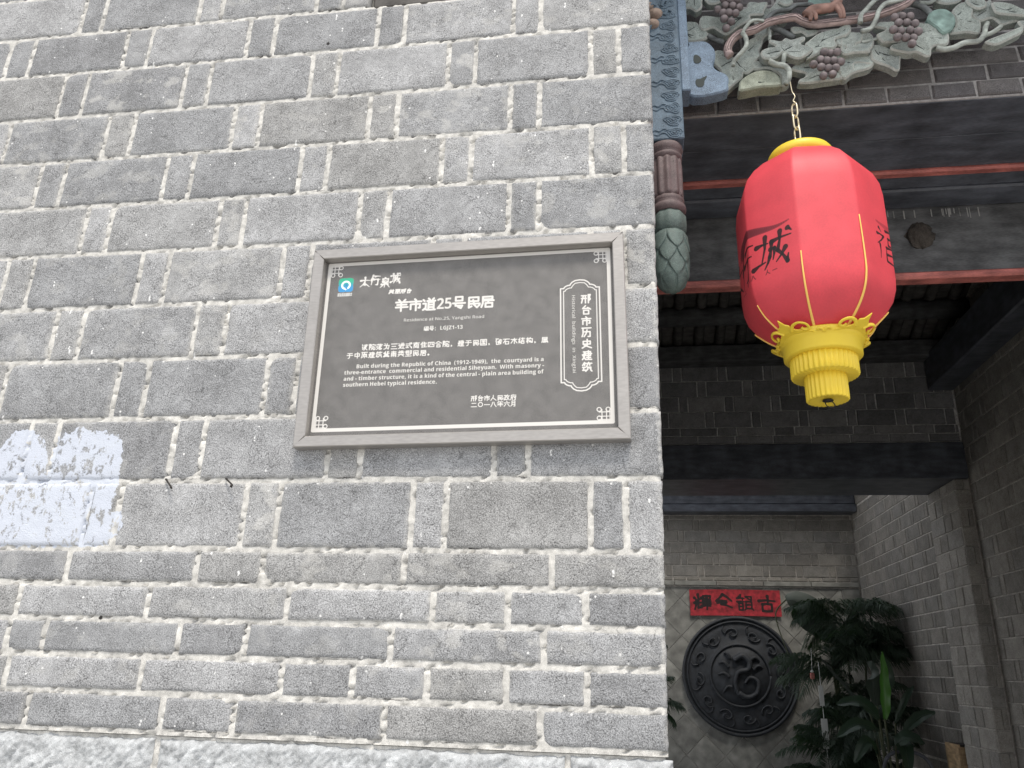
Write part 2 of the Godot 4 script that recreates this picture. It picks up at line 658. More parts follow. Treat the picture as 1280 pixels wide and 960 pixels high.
func wx(x: float) -> int: return int((x - OX) / OW * OV)
func wy(y: float) -> int: return int((1.0 - (y - OY) / OW) * OV)


# smear of lime, cracks, drips and the old whitewashed patch on the wall's surface, plus painted shade of gaps and holes
func paint_wear_and_shade(rows: Array) -> ImageTexture:
	overlay_bytes.resize(OV * OV * 4)
	overlay_bytes.fill(0)
	var mm := OW / OV
	for row in rows:
		var xs: Array = row[2]
		for i in xs.size() - 1:
			var x0: float = xs[i]
			var x1: float = xs[i + 1]
			if x1 < OX or row[0] > OY + OW: continue
			var strength := rng.randf_range(0.08, 0.80)
			var haze := maxf(0.0, rng.randf_range(-0.3, 0.32))
			var reach := rng.randf_range(0.006, 0.016)
			var ax := maxi(0, wx(x0)); var bx := mini(OV - 1, wx(x1))
			var ay := maxi(0, wy(row[1])); var by := mini(OV - 1, wy(row[0]))
			for iy in range(ay, by + 1):
				var y := OY + (1.0 - (iy + 0.5) / OV) * OW
				var ey: float = minf(y - row[0], row[1] - y)
				for ix in range(ax, bx + 1):
					var x := OX + (ix + 0.5) / OV * OW
					var ex := minf(x - x0, x1 - x)
					var e := minf(ex, ey)
					var al := 0.0
					if e < reach + 0.006:
						var nz := fine.get_noise_2d(x * 45, y * 45)
						var f := clampf(1.0 - (e - 0.006) / reach, 0.0, 1.0)
						al = f * f * strength * clampf(0.42 + nz * 0.9, 0.0, 1.0) * 0.85
					if haze > 0.0:
						var hz := slow.get_noise_2d(x * 13 + i * 3.0, y * 17) + 0.25 * fine.get_noise_2d(x * 60, y * 60)
						al = maxf(al, haze * smoothstep(0.12, 0.55, hz))
					if al > 0.01: wear_or_shade(ix, iy, 214, 212, 206, minf(al, 0.8))
			# dark line painted under some bricks for the shade of an open joint
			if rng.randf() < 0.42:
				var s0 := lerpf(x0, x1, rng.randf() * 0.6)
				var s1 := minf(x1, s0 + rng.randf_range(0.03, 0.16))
				crack_or_gap_shade(Vector2(s0, row[0] + 0.0042), Vector2(s1, row[0] + 0.0042), 0.0011, rng.randf_range(0.45, 0.85), 0.0016)
			# hair cracks, mostly along the brick
			if rng.randf() < 0.30:
				for k in rng.randi_range(1, 3):
					var p := Vector2(rng.randf_range(x0 + 0.02, x1 - 0.02), rng.randf_range(row[0] + 0.02, row[1] - 0.02))
					var d := Vector2(rng.randf_range(0.02, 0.09), rng.randf_range(-0.012, 0.02))
					if rng.randf() < 0.18: d = Vector2(rng.randf_range(-0.012, 0.016), rng.randf_range(0.03, 0.07))
					p.x = minf(p.x, x1 - 0.012 - maxf(d.x, 0.0))
					crack_or_gap_shade(p, p + d, 0.0007, rng.randf_range(0.35, 0.75), 0.006)
	for k in 620:
		spot(rng.randf_range(OX, 0.07), rng.randf_range(OY, OY + OW), rng.randf_range(0.0008, 0.0026), rng.randf_range(0.5, 0.95))
	for k in 90:
		var x := rng.randf_range(OX, 0.07)
		var y := rng.randf_range(OY + 0.05, OY + OW)
		for q in rng.randi_range(2, 6):
			spot(x + rng.randf_range(-0.001, 0.001), y - q * rng.randf_range(0.002, 0.004), rng.randf_range(0.001, 0.0026), 0.85)
	whitewash()
	for q in [[-0.748, 3.124, 0.0045], [-1.076, 1.677, 0.0040], [-1.374, 1.822, 0.007]]:
		hole_shade_spot(Vector2(q[0], q[1]), q[2])
	return ImageTexture.create_from_image(Image.create_from_data(OV, OV, false, Image.FORMAT_RGBA8, overlay_bytes))


func spot(x: float, y: float, r: float, a: float) -> void:
	var n := ceili(r / OW * OV) + 1
	for dy in range(-n, n + 1):
		for dx in range(-n, n + 1):
			var d := Vector2(dx, dy).length() * OW / OV
			wear_or_shade(wx(x) + dx, wy(y) + dy, 238, 238, 236, a * clampf((r - d) / (OW / OV) + 0.5, 0.0, 1.0))


func hole_shade_spot(c: Vector2, r: float) -> void:  # dark spot painted to stand for the shade in small holes
	var n := ceili(r * 1.6 / OW * OV) + 1
	for dy in range(-n, n + 1):
		for dx in range(-n, n + 1):
			var d := Vector2(dx, dy).length() * OW / OV
			var rr := r * (1.0 + 0.4 * fine.get_noise_2d(dx * 0.3 + c.x * 50, dy * 0.3))
			wear_or_shade(wx(c.x) + dx, wy(c.y) + dy, 38, 36, 35, clampf((rr - d) / (OW / OV) + 0.5, 0.0, 1.0))


func crack_or_gap_shade(a: Vector2, b: Vector2, width: float, alpha: float, wander: float) -> void:  # draws cracks, and the painted shade of open joints
	var n := ceili(a.distance_to(b) / (OW / OV) * 1.5)
	var side := (b - a).orthogonal().normalized()
	var sd := rng.randf() * 100.0
	for i in n + 1:
		var t := float(i) / maxi(n, 1)
		var p := a.lerp(b, t) + side * wander * (fine.get_noise_1d(t * 5.0 + sd) + 0.4 * fine.get_noise_1d(t * 19.0 + sd))
		var w := width * (0.5 + absf(fine.get_noise_1d(t * 9.0 + sd + 40)) * 1.6) * sin(PI * clampf(t * 0.92 + 0.04, 0, 1))
		var fx := (p.x - OX) / OW * OV - 0.5
		var fy := (1.0 - (p.y - OY) / OW) * OV - 0.5
		var wp := w / OW * OV
		for dy in [-1, 0, 1]:
			for dx in [-1, 0, 1]:
				var q := Vector2(floorf(fx) + dx, floorf(fy) + dy)
				var cover := clampf(wp + 0.5 - q.distance_to(Vector2(fx, fy)), 0.0, 1.0)
				wear_or_shade(int(q.x), int(q.y), 44, 42, 41, alpha * cover * 0.8)


func whitewash() -> void:
	var outline := PackedVector2Array()
	for w in "-1900,2060 -1480,2075 -1445,2062 -1425,1978 -1405,2040 -1375,2082 -1342,2085 -1322,2075 -1300,2058 -1280,2020 -1274,1988 -1268,2058 -1262,2078 -1235,2070 -1215,2088 -1195,2078 -1150,2076 -1118,2064 -1104,2050 -1098,2010 -1097,1963 -1098,1925 -1105,1895 -1078,1897 -1066,1868 -1071,1848 -1088,1842 -1094,1826 -1130,1820 -1900,1820".split(" "):
		var q := w.split(",")
		outline.append(Vector2(float(q[0]), float(q[1])) * 0.001)
	for iy in range(wy(2.10), wy(1.815)):
		for ix in range(0, wx(-1.05)):
			var x := OX + (ix + 0.5) / OV * OW
			var y := OY + (1.0 - (iy + 0.5) / OV) * OW
			var p := Vector2(x + 0.007 * fine.get_noise_2d(x * 50, y * 50), y + 0.007 * fine.get_noise_2d(x * 50 + 9, y * 50))
			if not Geometry2D.is_point_in_polygon(p, outline): continue
			var worn := fine.get_noise_2d(x * 34, y * 22) * 0.9 + 0.6 * fine.get_noise_2d(x * 110, y * 70)
			# rubbed bare near the joints of the brick and along an old scrape
			var scrape := clampf(1.0 - absf(x + 1.372 - (y - 1.89) * 0.28) / 0.013, 0.0, 1.0) * (1.0 if y > 1.87 and y < 1.955 else 0.0)
			var rub := slow.get_noise_2d(x * 9 + 2, y * 11 + 5)
			var bare := worn + scrape * 0.75 + maxf(0.0, rub) * 0.55
			var al := 0.90 - 0.78 * smoothstep(0.28, 0.52, bare) - 0.12 * clampf(fine.get_noise_2d(x * 160, y * 120), 0.0, 1.0)
			wear_or_shade(ix, iy, 203, 209, 221, al)
	# joint scored through the paint
	crack_or_gap_shade(Vector2(-1.147, 1.955), Vector2(-1.152, 1.825), 0.0015, 0.35, 0.001)
	for k in 60:
		var p := Vector2(rng.randf_range(-1.46, -1.12), rng.randf_range(1.84, 2.05))
		crack_or_gap_shade(p, p + Vector2(rng.randf_range(-0.02, 0.02), rng.randf_range(-0.03, 0.01)), 0.0008, 0.6, 0.008)


func build_facade() -> void:
	var rows := facade_rows()
	var map := paint_wear_and_shade(rows)
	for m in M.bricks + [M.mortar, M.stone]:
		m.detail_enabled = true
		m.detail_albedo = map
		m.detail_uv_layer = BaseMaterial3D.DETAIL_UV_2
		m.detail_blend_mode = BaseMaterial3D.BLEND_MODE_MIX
	var t := thing("facade_wall", "weathered pale grey brick wall with white lime joints that carries the notice board", "wall", Vector3(-1.2, 0, 0))
	var off := Vector3(-1.2, 0, 0)
	for row in rows:
		var xs: Array = row[2]
		for i in xs.size() - 1:
			# a missing brick at the top leaves a recess
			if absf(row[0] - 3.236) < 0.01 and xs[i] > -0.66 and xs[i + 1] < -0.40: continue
			var a: float = xs[i] + 0.0048
			var b: float = xs[i + 1] - (0.0048 if i < xs.size() - 2 else 0.0)
			if b - a < 0.02: continue
			var tall: bool = row[1] - row[0] > 0.1
			var y0: float = row[0] + (0.0040 if tall else 0.0048)
			var y1: float = row[1] - (0.0040 if tall else 0.0048)
			part("brick", worn_brick(a, b, y0, y1), M.bricks[rng.randi() % M.bricks.size()], t, Vector3((a + b) / 2, (y0 + y1) / 2, 0) - off)
	part("recess_shade_block", box(Vector3(-0.643, 3.2435, -0.068) - off, Vector3(-0.435, 3.376, -0.012) - off, 0.006), M.rafter, t)  # dark block added in the recess to stand for its deep shade
	part("cornice", box(Vector3(-2.40, 3.815, -0.36) - off, Vector3(0.09, 4.02, 0.06) - off, 0.01), M.stone, t)
	# mortar: an uneven sheet just behind the brick faces
	var st := tool()
	st.set_smooth_group(0)
	var nx := 300
	var ny := 420
	for j in ny + 1:
		for i in nx + 1:
			var y := 1.462 + 2.35 * j / ny
			var edge := 0.0605 + (y - 1.5) * 0.0102
			var x := lerpf(-2.40, edge, minf(1.0, float(i) / (nx - 1)))
			var z := -0.0010 + 0.0010 * fine.get_noise_2d(x * 35, y * 60) + 0.0006 * fine.get_noise_2d(x * 130, y * 150)
			if slow.get_noise_2d(x * 31, y * 90) > 0.42: z -= 0.009
			if i == nx - 1: z -= 0.003
			if i == nx: z = -0.09
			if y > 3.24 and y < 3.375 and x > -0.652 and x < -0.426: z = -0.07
			st.set_uv2(uv_wear_shade(x, y))
			st.add_vertex(Vector3(x, y, z) - off)
	for j in ny:
		for i in nx:
			var a := j * (nx + 1) + i
			for k in [a, a + nx + 2, a + 1, a, a + nx + 1, a + nx + 2]:
				st.add_index(k)
	st.generate_normals()
	part("mortar", st.commit(), M.mortar, t)
	core(t, "wall_core", Vector3(-2.40, 0, -0.36) - off, Vector3(0.055, 3.82, -0.08) - off, M.mortar)
	for row in rows:
		var y0: float = row[0] + 0.005
		var y1: float = row[1] - 0.005
		var o := part("brick", brick_piece(0.262, y1 - y0, rng.randi() % 3), M.bricks[rng.randi() % 6], t)
		o.transform = Transform3D(Basis(Vector3(0, 0, -1), Vector3.UP, Vector3(1, 0, 0)), Vector3(row[2][-1] - 0.003, (y0 + y1) / 2, -0.162) - off)
	# chiselled stone plinth
	var joints := [[-2.4, -1.62, -0.910, -0.117, 0.068], [-2.4, -1.95, -1.25, -0.52, 0.068], [-2.4, -1.6, -0.85, -0.2, 0.068], [-2.4, -2.0, -1.2, -0.45, 0.068]]
	for r in 4:
		var y1 := 1.456 - r * 0.364
		var y0 := maxf(0.0, y1 - 0.355)
		for i in 4:
			part("plinth_stone", chiselled(joints[r][i] + 0.005, joints[r][i + 1] - (0.005 if i < 3 else 0.0), y0, y1, r == 0), M.stone, t, -off)
	core(t, "plinth_core", Vector3(-2.40, 0, -0.08) - off, Vector3(0.055, 1.462, -0.008) - off, M.mortar)


func chiselled(x0: float, x1: float, y0: float, y1: float, close: bool) -> ArrayMesh:
	var st := tool()
	st.set_smooth_group(0)
	var step := 0.003 if close else 0.03
	var nx := ceili((x1 - x0) / step)
	var ny := ceili(minf(y1 - y0, 0.09 if close else 1.0) / step)
	var lo := y1 - ny * step if close else y0
	if close: lo = y1 - 0.09
	for j in ny + 1:
		for i in nx + 1:
			var x := x0 + (x1 - x0) * i / nx
			var y := lo + (y1 - lo) * j / ny
			var e := minf(minf(x - x0, x1 - x), y1 - y)
			var ph := (x * 0.90 - y * 0.62) * 62.0 + 1.6 * fine.get_noise_2d(x * 7, y * 7)
			var groove := pow(absf(sin(ph * PI / 2.0)), 0.32) * clampf(0.55 + 0.9 * slow.get_noise_2d(x * 11, y * 9), 0.05, 1.0)
			var z := -0.002 + 0.009 * groove + 0.0025 * fine.get_noise_2d(x * 26, y * 26) + 0.0028 * fine.get_noise_2d(x * 90, y * 90) + 0.0012 * fine.get_noise_2d(x * 240, y * 240)
			z -= 0.010 * pow(clampf(1.0 - e / 0.014, 0.0, 1.0), 2.0)
			var yy := y
			if j == ny: yy += 0.004 * fine.get_noise_2d(x * 20, 3.0)
			st.set_uv2(uv_wear_shade(x, yy))
			st.add_vertex(Vector3(x, yy, z))
	for j in ny:
		for i in nx:
			var a := j * (nx + 1) + i
			for k in [a, a + nx + 2, a + 1, a, a + nx + 1, a + nx + 2]:
				st.add_index(k)
	st.generate_normals()
	var body := st.commit()
	var all := tool()
	all.append_from(body, 0, Transform3D())
	var rest := box(Vector3(x0, y0, -0.1), Vector3(x1, y1 - 0.006, -0.012))
	all.append_from(rest, 0, Transform3D())
	if close:
		all.append_from(box(Vector3(x0 + 0.001, y0, -0.011), Vector3(x1 - 0.001, lo + 0.002, 0.003)), 0, Transform3D())
	return all.commit()


# ---------------------------------------------------------------- passage
func build_gate_walls() -> void:
	# right wall and the pier that stands out of it
	var t := thing("passage_wall", "long grey brick side wall of the passage, right of the lantern", "wall", Vector3(2.5, 0, -2.5))
	var o := Vector3(2.5, 0, -2.5)
	core(t, "wall_core", Vector3(2.506, 0, -4.62) - o, Vector3(2.9, 3.95, -0.3) - o, M.inner_mortar)
	core(t, "wall_core", Vector3(2.506, 3.022, -5.204) - o, Vector3(2.9, 3.95, -4.621) - o, M.inner_mortar)
	# along -z when seen from the passage, u points away from the street
	lay(t, Vector3(2.5, 0, 0) - o, Vector3(0, 0, -1), Vector3(-1, 0, 0), 2.75, 4.6, dou_rows(1.07, 3.95, 0.136, 0.10, 0.28), M.passage_bricks)
	for row in dou_rows(3.96, 4.80, 0.136, 0.10, 0.28):
		# under the slope of the roof
		var half: float = 2.62 * (4.93 - row[1]) - 0.05
		lay(t, Vector3(2.5, 0, 0) - o, Vector3(0, 0, -1), Vector3(-1, 0, 0), maxf(0.4, 2.4 - half), minf(4.6, 2.4 + half), [row], M.passage_bricks)
	lay(t, Vector3(2.5, 0, 0) - o, Vector3(0, 0, -1), Vector3(-1, 0, 0), 0.4, 2.75, dou_rows(0.12, 3.95, 0.136, 0.10, 0.28), M.passage_bricks, 0.01, true)
	lay(t, Vector3(2.5, 0, 0) - o, Vector3(0, 0, -1), Vector3(-1, 0, 0), 2.75, 4.6, dou_rows(0.12, 1.07, 0.136, 0.10, 0.28), M.passage_bricks, 0.01, true)
	gable(t, 2.506 - o.x, -o.z, M.inner_mortar)

	t = thing("brick_pier", "slim grey brick pier under the end of the black beam", "pier", Vector3(2.45, 0, -4.9))
	o = Vector3(2.45, 0, -4.9)
	core(t, "pier_core", Vector3(2.407, 0, -5.203) - o, Vector3(2.9, 3.019, -4.622) - o, M.inner_mortar)
	var side := []
	var front := []
	var y := 0.08
	var k := 0
	while y < 2.99:
		var top := minf(y + 0.136, 3.018)
		side.append([y, top, 4.615, [0.29, 0.15, 0.15] if k % 2 == 0 else [0.16, 0.14, 0.29]])
		front.append([y, top, 2.40, [0.10] if k % 2 == 0 else [0.058, 0.042]])
		y += 0.136
		k += 1
	lay(t, Vector3(2.4, 0, 0) - o, Vector3(0, 0, -1), Vector3(-1, 0, 0), 4.615, 5.21, side, M.passage_bricks)
	lay(t, Vector3(0, 0, -4.61) - o, Vector3(1, 0, 0), Vector3(0, 0, 1), 2.40, 2.499, front, M.passage_bricks, 0.006)

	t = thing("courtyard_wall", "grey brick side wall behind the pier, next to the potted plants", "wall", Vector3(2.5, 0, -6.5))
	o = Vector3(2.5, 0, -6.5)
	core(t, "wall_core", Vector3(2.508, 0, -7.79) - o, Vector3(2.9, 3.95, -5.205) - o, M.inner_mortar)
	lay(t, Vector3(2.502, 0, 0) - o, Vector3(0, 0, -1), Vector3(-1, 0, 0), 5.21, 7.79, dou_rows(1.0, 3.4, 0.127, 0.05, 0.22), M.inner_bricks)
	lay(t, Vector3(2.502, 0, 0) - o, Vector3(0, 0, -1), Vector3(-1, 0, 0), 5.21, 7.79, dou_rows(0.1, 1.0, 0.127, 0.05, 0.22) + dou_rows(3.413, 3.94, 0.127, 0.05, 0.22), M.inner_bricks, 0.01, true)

	# wall above the beam
	t = thing("brick_wall", "grey brick wall resting on the black beam below the roof", "wall", Vector3(1.2, 3.3, -4.7))
	o = Vector3(1.2, 3.3, -4.7)
	core(t, "wall_core", Vector3(0.0, 3.302, -5.1) - o, Vector3(2.6, 4.09, -4.612) - o, M.lintel_wall_mortar)
	var rows := [[3.305, 3.372, -0.30, [0.286]], [3.372, 3.440, -0.16, [0.286, 0.15, 0.15, 0.286, 0.15]], [3.440, 3.570, -0.02 - 0.357, [0.286, 0.0715]], [3.570, 3.700, -0.22, [0.286, 0.0715]], [3.700, 3.832, -0.07, [0.286, 0.0715]], [3.832, 3.962, -0.26, [0.286, 0.0715]], [3.962, 4.09, -0.1, [0.286, 0.0715]]]
	lay(t, Vector3(0, 0, -4.60) - o, Vector3(1, 0, 0), Vector3(0, 0, 1), 0.06, 2.495, rows, M.lintel_wall_bricks)

	# left wall of the passage, out of sight behind the front
	t = thing("passage_wall", "plain grey brick wall on the left side of the passage behind the front", "wall", Vector3(-0.1, 0, -2.5))
	o = Vector3(-0.1, 0, -2.5)
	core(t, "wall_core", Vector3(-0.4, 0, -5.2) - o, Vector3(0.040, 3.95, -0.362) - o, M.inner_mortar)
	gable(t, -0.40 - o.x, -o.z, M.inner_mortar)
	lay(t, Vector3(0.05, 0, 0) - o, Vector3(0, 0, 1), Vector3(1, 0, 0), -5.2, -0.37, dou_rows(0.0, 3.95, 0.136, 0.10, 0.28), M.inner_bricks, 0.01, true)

	# pier right of the gate, beyond the picture
	t = thing("gate_pier", "grey brick pier that closes the right side of the gate", "wall", Vector3(2.9, 0, -0.15))
	o = Vector3(2.9, 0, -0.15)
	core(t, "wall_core", Vector3(2.5, 0, -0.298) - o, Vector3(4.2, 4.02, -0.012) - o, M.mortar)
	lay(t, Vector3(0, 0, 0) - o, Vector3(1, 0, 0), Vector3(0, 0, 1), 2.5, 4.2, dou_rows(0.0, 3.8, 0.143, 0.1, 0.28), M.inner_bricks, 0.01, true)


# triangle of wall between the eaves and the roof
func gable(parent: Node3D, x: float, z: float, m: Material) -> void:
	var st := tool()
	add_plate(st, PackedVector2Array([Vector2(-2.15, 3.95), Vector2(2.05, 3.95), Vector2(2.05, 4.16), Vector2(0, 4.945), Vector2(-2.15, 4.12)]), 0.39)
	var p := part("gable", done(st), m, parent)
	p.transform = Transform3D(Basis(Vector3(0, 0, -1), Vector3.UP, Vector3(1, 0, 0)), Vector3(x + 0.392, 0, z - 2.4))


func build_timber() -> void:
	var b := thing("lintel_beam", "heavy black lintel beam across the back of the passage", "beam", Vector3(1.2, 3.02, -4.9))
	part("timber", box(Vector3(-1.2, 0, -0.30), Vector3(1.30, 0.277, 0.32), 0.008), M.lacquer, b)

	b = thing("timber_beam", "thinner black beam in front of the medallion wall, pale strip on top", "beam", Vector3(1.2, 3.34, -7.6))
	part("timber", box(Vector3(-1.6, 0, -0.18), Vector3(1.30, 0.085, 0.03), 0.006), M.lacquer, b)
	part("timber", box(Vector3(-1.6, 0.09, -0.18), Vector3(1.30, 0.205, 0.0), 0.01), M.lacquer, b)
	part("mortar_strip", box(Vector3(-1.6, 0.206, -0.18), Vector3(1.30, 0.235, 0.012), 0.003), M.inner_mortar, b)

	b = thing("wall_beam", "black square beam running along the top of the side wall", "beam", Vector3(2.45, 3.7, -2.6))
	part("timber", box(Vector3(-0.14, 0.005, -1.99), Vector3(0.049, 0.285, 2.2), 0.012), M.lacquer, b)

	# black boards over the gate, red mouldings, hanging panel
	b = thing("gate_soffit", "flat black lacquered soffit boards right above the lantern", "soffit", Vector3(1.2, 3.05, -0.45))
	for k in 2:
		part("board", box(Vector3(-1.15, 0.0, -0.01 - 0.152 * k), Vector3(1.3, 0.05, 0.140 - 0.152 * k), 0.001), M.lacquer, b)
	part("red_moulding", box(Vector3(-1.15, -0.010, -0.196), Vector3(1.3, 0.04, -0.164), 0.006), M.red_trim, b)
	part("board", box(Vector3(-1.15, 0.012, -0.285), Vector3(1.3, 0.06, -0.198), 0.003), M.lacquer, b)
	part("board", box(Vector3(-1.15, 0.004, -0.395), Vector3(1.3, 0.06, -0.287), 0.006), M.lacquer, b)

	b = thing("lintel_panel", "dusty black lintel panel with a red bottom moulding behind the lantern", "panel", Vector3(1.2, 2.81, -0.88))
	part("board", box(Vector3(-1.15, 0.012, -0.03), Vector3(1.3, 0.26, 0.03), 0.003), M.old_wood, b)
	part("red_moulding", box(Vector3(-1.15, -0.012, -0.012), Vector3(1.3, 0.0125, 0.040), 0.006), M.red_trim, b)


func build_roof() -> void:
	var t := thing("roof", "dark gable roof over the passage with bare rafters", "roof", Vector3(0.3, 3.95, -2.4))
	# ridge at z = -2.4, eaves at the front wall and at the wall above the beam
	for s in [1.0, -1.0]:
		var run := 2.62
		var rise := 1.0
		var a := Vector3(-2.9, 0.0, s * run)
		var b := Vector3(3.9, 0.0, s * run)
		var c := Vector3(3.9, rise, 0)
		var d := Vector3(-2.9, rise, 0)
		var up := Vector3(0, 0.10, 0)
		var st := tool()
		flat(st)
		var f := [a, b, c, d] if s > 0 else [b, a, d, c]
		quad(st, f[0] + up, f[1] + up, f[2] + up, f[3] + up)
		quad(st, f[3], f[2], f[1], f[0])
		quad(st, f[0], f[1], f[1] + up, f[0] + up)
		quad(st, f[1], f[2], f[2] + up, f[1] + up)
		quad(st, f[3], f[0], f[0] + up, f[3] + up)
		part("roof_slab", done(st), M.rafter, t)
		for k in 15:
			var x := -0.20 + k * 0.165
			var m := tool()
			var lo := Vector3(x, 0.104, s * (run - 0.35))
			var hi := Vector3(x, 0.951, s * 0.05)
			add_tube(m, PackedVector3Array([lo, hi]), 0.04, 0.04, 10)
			part("rafter", done(m), M.rafter, t)
		part("purlin", tube(PackedVector3Array([Vector3(-0.3, 0.25, s * 1.75), Vector3(2.2, 0.25, s * 1.75)]), 0.075, 0.075, 14), M.old_wood, t)
	part("ridge_beam", tube(PackedVector3Array([Vector3(-0.3, 0.86, 0), Vector3(2.2, 0.86, 0)]), 0.09, 0.09, 14), M.old_wood, t)
	part("wall_plate", box(Vector3(-0.26, -0.005, -2.195), Vector3(2.198, 0.135, -2.045), 0.01), M.old_wood, t)
	t = thing("added_courtyard_roof", "added unseen roof over the far side of the little courtyard to cut its light", "roof", Vector3(1.0, 3.9, -8.2))  # added partial roof, sized to cut the light in the courtyard
	part("roof_slab", box(Vector3(-2.5, 0, -0.8), Vector3(2.6, 0.12, 1.05), 0.01), M.rafter, t)
	t = thing("added_eave", "added unseen overhang behind the brick wall over the beam to cut the courtyard light", "roof", Vector3(1.0, 4.25, -5.2))  # added overhang, lengthened to cut light on the medallion wall
	part("roof_slab", box(Vector3(-1.5, 0, -0.95), Vector3(1.9, 0.1, 0.4), 0.01), M.rafter, t)


func build_back_wall() -> void:
	var t := thing("medallion_wall", "far brick and plaster screen wall that bears the round medallion", "wall", Vector3(1.2, 0, -7.9))
	var o := Vector3(1.2, 0, -7.9)
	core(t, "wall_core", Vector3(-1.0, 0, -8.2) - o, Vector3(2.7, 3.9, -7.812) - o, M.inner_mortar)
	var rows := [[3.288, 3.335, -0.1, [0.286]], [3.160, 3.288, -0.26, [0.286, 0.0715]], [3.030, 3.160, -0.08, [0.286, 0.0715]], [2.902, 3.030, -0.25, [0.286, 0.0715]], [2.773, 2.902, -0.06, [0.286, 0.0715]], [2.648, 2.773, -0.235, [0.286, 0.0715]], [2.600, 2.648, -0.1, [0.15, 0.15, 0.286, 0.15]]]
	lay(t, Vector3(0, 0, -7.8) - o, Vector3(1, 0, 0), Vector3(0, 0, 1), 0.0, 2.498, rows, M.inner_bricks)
	for q in [[0.0, 0.50], [0.505, 0.96], [0.965, 1.47], [1.475, 1.98], [1.985, 2.49]]:
		part("ledge_brick", box(Vector3(q[0], 2.545, -7.81) - o, Vector3(q[1], 2.594, -7.775) - o, 0.004), M.plaster_light if q[0] != 0.965 else M.inner_bricks[1], t)
	# square tiles laid on the diagonal, inside a plain border
	var edge := PackedVector2Array([Vector2(0.02, 0.30), Vector2(2.30, 0.30), Vector2(2.30, 2.53), Vector2(0.02, 2.53)])
	var s := 0.40
	for i in range(-7, 8):
		for j in range(-7, 8):
			var c := Vector2(1.155, 1.6) + Vector2(s * (i + j) * 0.5, s * (i - j) * 0.5) * 1.0
			var r := s * 0.5 - 0.003
			var cut := Geometry2D.intersect_polygons(PackedVector2Array([c + Vector2(r, 0), c + Vector2(0, r), c + Vector2(-r, 0), c + Vector2(0, -r)]), edge)
			if cut.is_empty(): continue
			var st := tool()
			add_plate(st, cut[0], 0.012, 0.003)
			part("tile", done(st), M.plaster if (i * 3 + j * 5) % 4 else M.plaster_light, t, Vector3(0, 0, -7.803 + 0.0006 * ((i + j * 2) % 3)) - o)
	part("border", box(Vector3(2.305, 0.30, -7.815) - o, Vector3(2.49, 2.53, -7.795) - o), M.plaster, t)
	part("base_course", box(Vector3(-0.9, 0.0, -7.815) - o, Vector3(2.49, 0.295, -7.76) - o), M.plaster, t)

	# medallion
	var m := thing("medallion", "large round blue-black carved medallion in the middle of the far wall", "medallion", Vector3(1.155, 1.605, -7.80))
	var turn := Basis(Vector3(1, 0, 0), PI / 2)
	var disc := part("disc", lathe([Vector2(0.0, 0.030), Vector2(0.29, 0.032), Vector2(0.30, 0.022), Vector2(0.46, 0.02), Vector2(0.58, 0.026), Vector2(0.60, 0.0)], 64), M.bronze, m)
	disc.basis = turn
	for q in [[0.595, 0.018, "rim"], [0.555, 0.010, "rim"], [0.315, 0.014, "inner_ring"]]:
		var ring := PackedVector3Array()
		for k in 65: ring.append(Vector3(cos(TAU * k / 64) * q[0], sin(TAU * k / 64) * q[0], 0.032))
		part(q[2], tube(ring, q[1], q[1], 8), M.bronze, m)
	var st := tool()
	# a coiled beast in the middle
	add_tube(st, curve(PackedVector3Array([Vector3(-0.03, -0.20, 0.04), Vector3(-0.06, -0.08, 0.05), Vector3(-0.02, 0.03, 0.055), Vector3(0.08, 0.06, 0.055), Vector3(0.10, 0.14, 0.055), Vector3(0.03, 0.20, 0.05), Vector3(-0.06, 0.15, 0.045)])), 0.022, 0.034)
	add_tube(st, curve(PackedVector3Array([Vector3(-0.03, -0.18, 0.04), Vector3(0.06, -0.22, 0.045), Vector3(0.16, -0.17, 0.045), Vector3(0.18, -0.06, 0.045), Vector3(0.10, -0.02, 0.045), Vector3(0.04, -0.08, 0.045)])), 0.03, 0.015)
	for q in [[-0.12, 0.08, -0.22, 0.12], [-0.12, -0.02, -0.23, 0.0], [-0.10, -0.12, -0.19, -0.18], [0.12, 0.16, 0.21, 0.15], [0.14, 0.06, 0.24, 0.08], [-0.1, 0.17, -0.16, 0.22]]:
		add_tube(st, curve(PackedVector3Array([Vector3(q[0], q[1], 0.04), Vector3((q[0] + q[2]) / 2, (q[1] + q[3]) / 2 + 0.03, 0.05), Vector3(q[2], q[3], 0.035)])), 0.022, 0.008)
	part("relief", done(st), M.bronze, m)
	for q in [[0.055, 0.185, 0.03], [0.11, 0.10, 0.028], [-0.05, -0.15, 0.03]]:
		var ball := SphereMesh.new()
		ball.radius = q[2]; ball.height = q[2] * 2; ball.radial_segments = 12; ball.rings = 6
		part("boss", ball, M.bronze, m, Vector3(q[0], q[1], 0.03))
	for k in 12:
		var a := TAU * k / 12 + 0.13
		var c := Vector3(cos(a), sin(a), 0) * 0.435
		var u := Vector3(-sin(a), cos(a), 0)
		var r := Vector3(cos(a), sin(a), 0)
		var sw := tool()
		var p := PackedVector3Array()
		for i in 15:
			var th := i * 0.55
			var rad := 0.075 - i * 0.0042
			p.append(c + (u * cos(th) + r * sin(th) * 0.8) * rad * (1 if k % 2 else -1) + Vector3(0, 0, 0.026 + 0.001 * i))
		add_tube(sw, p, 0.010, 0.007, 6)
		add_tube(sw, curve(PackedVector3Array([c + u * 0.07 + Vector3(0, 0, 0.025), c + u * 0.10 + r * 0.05 + Vector3(0, 0, 0.03), c + u * 0.08 + r * 0.09 + Vector3(0, 0, 0.025)])), 0.011, 0.004, 6)
		part("cloud_scroll", done(sw), M.bronze, m)


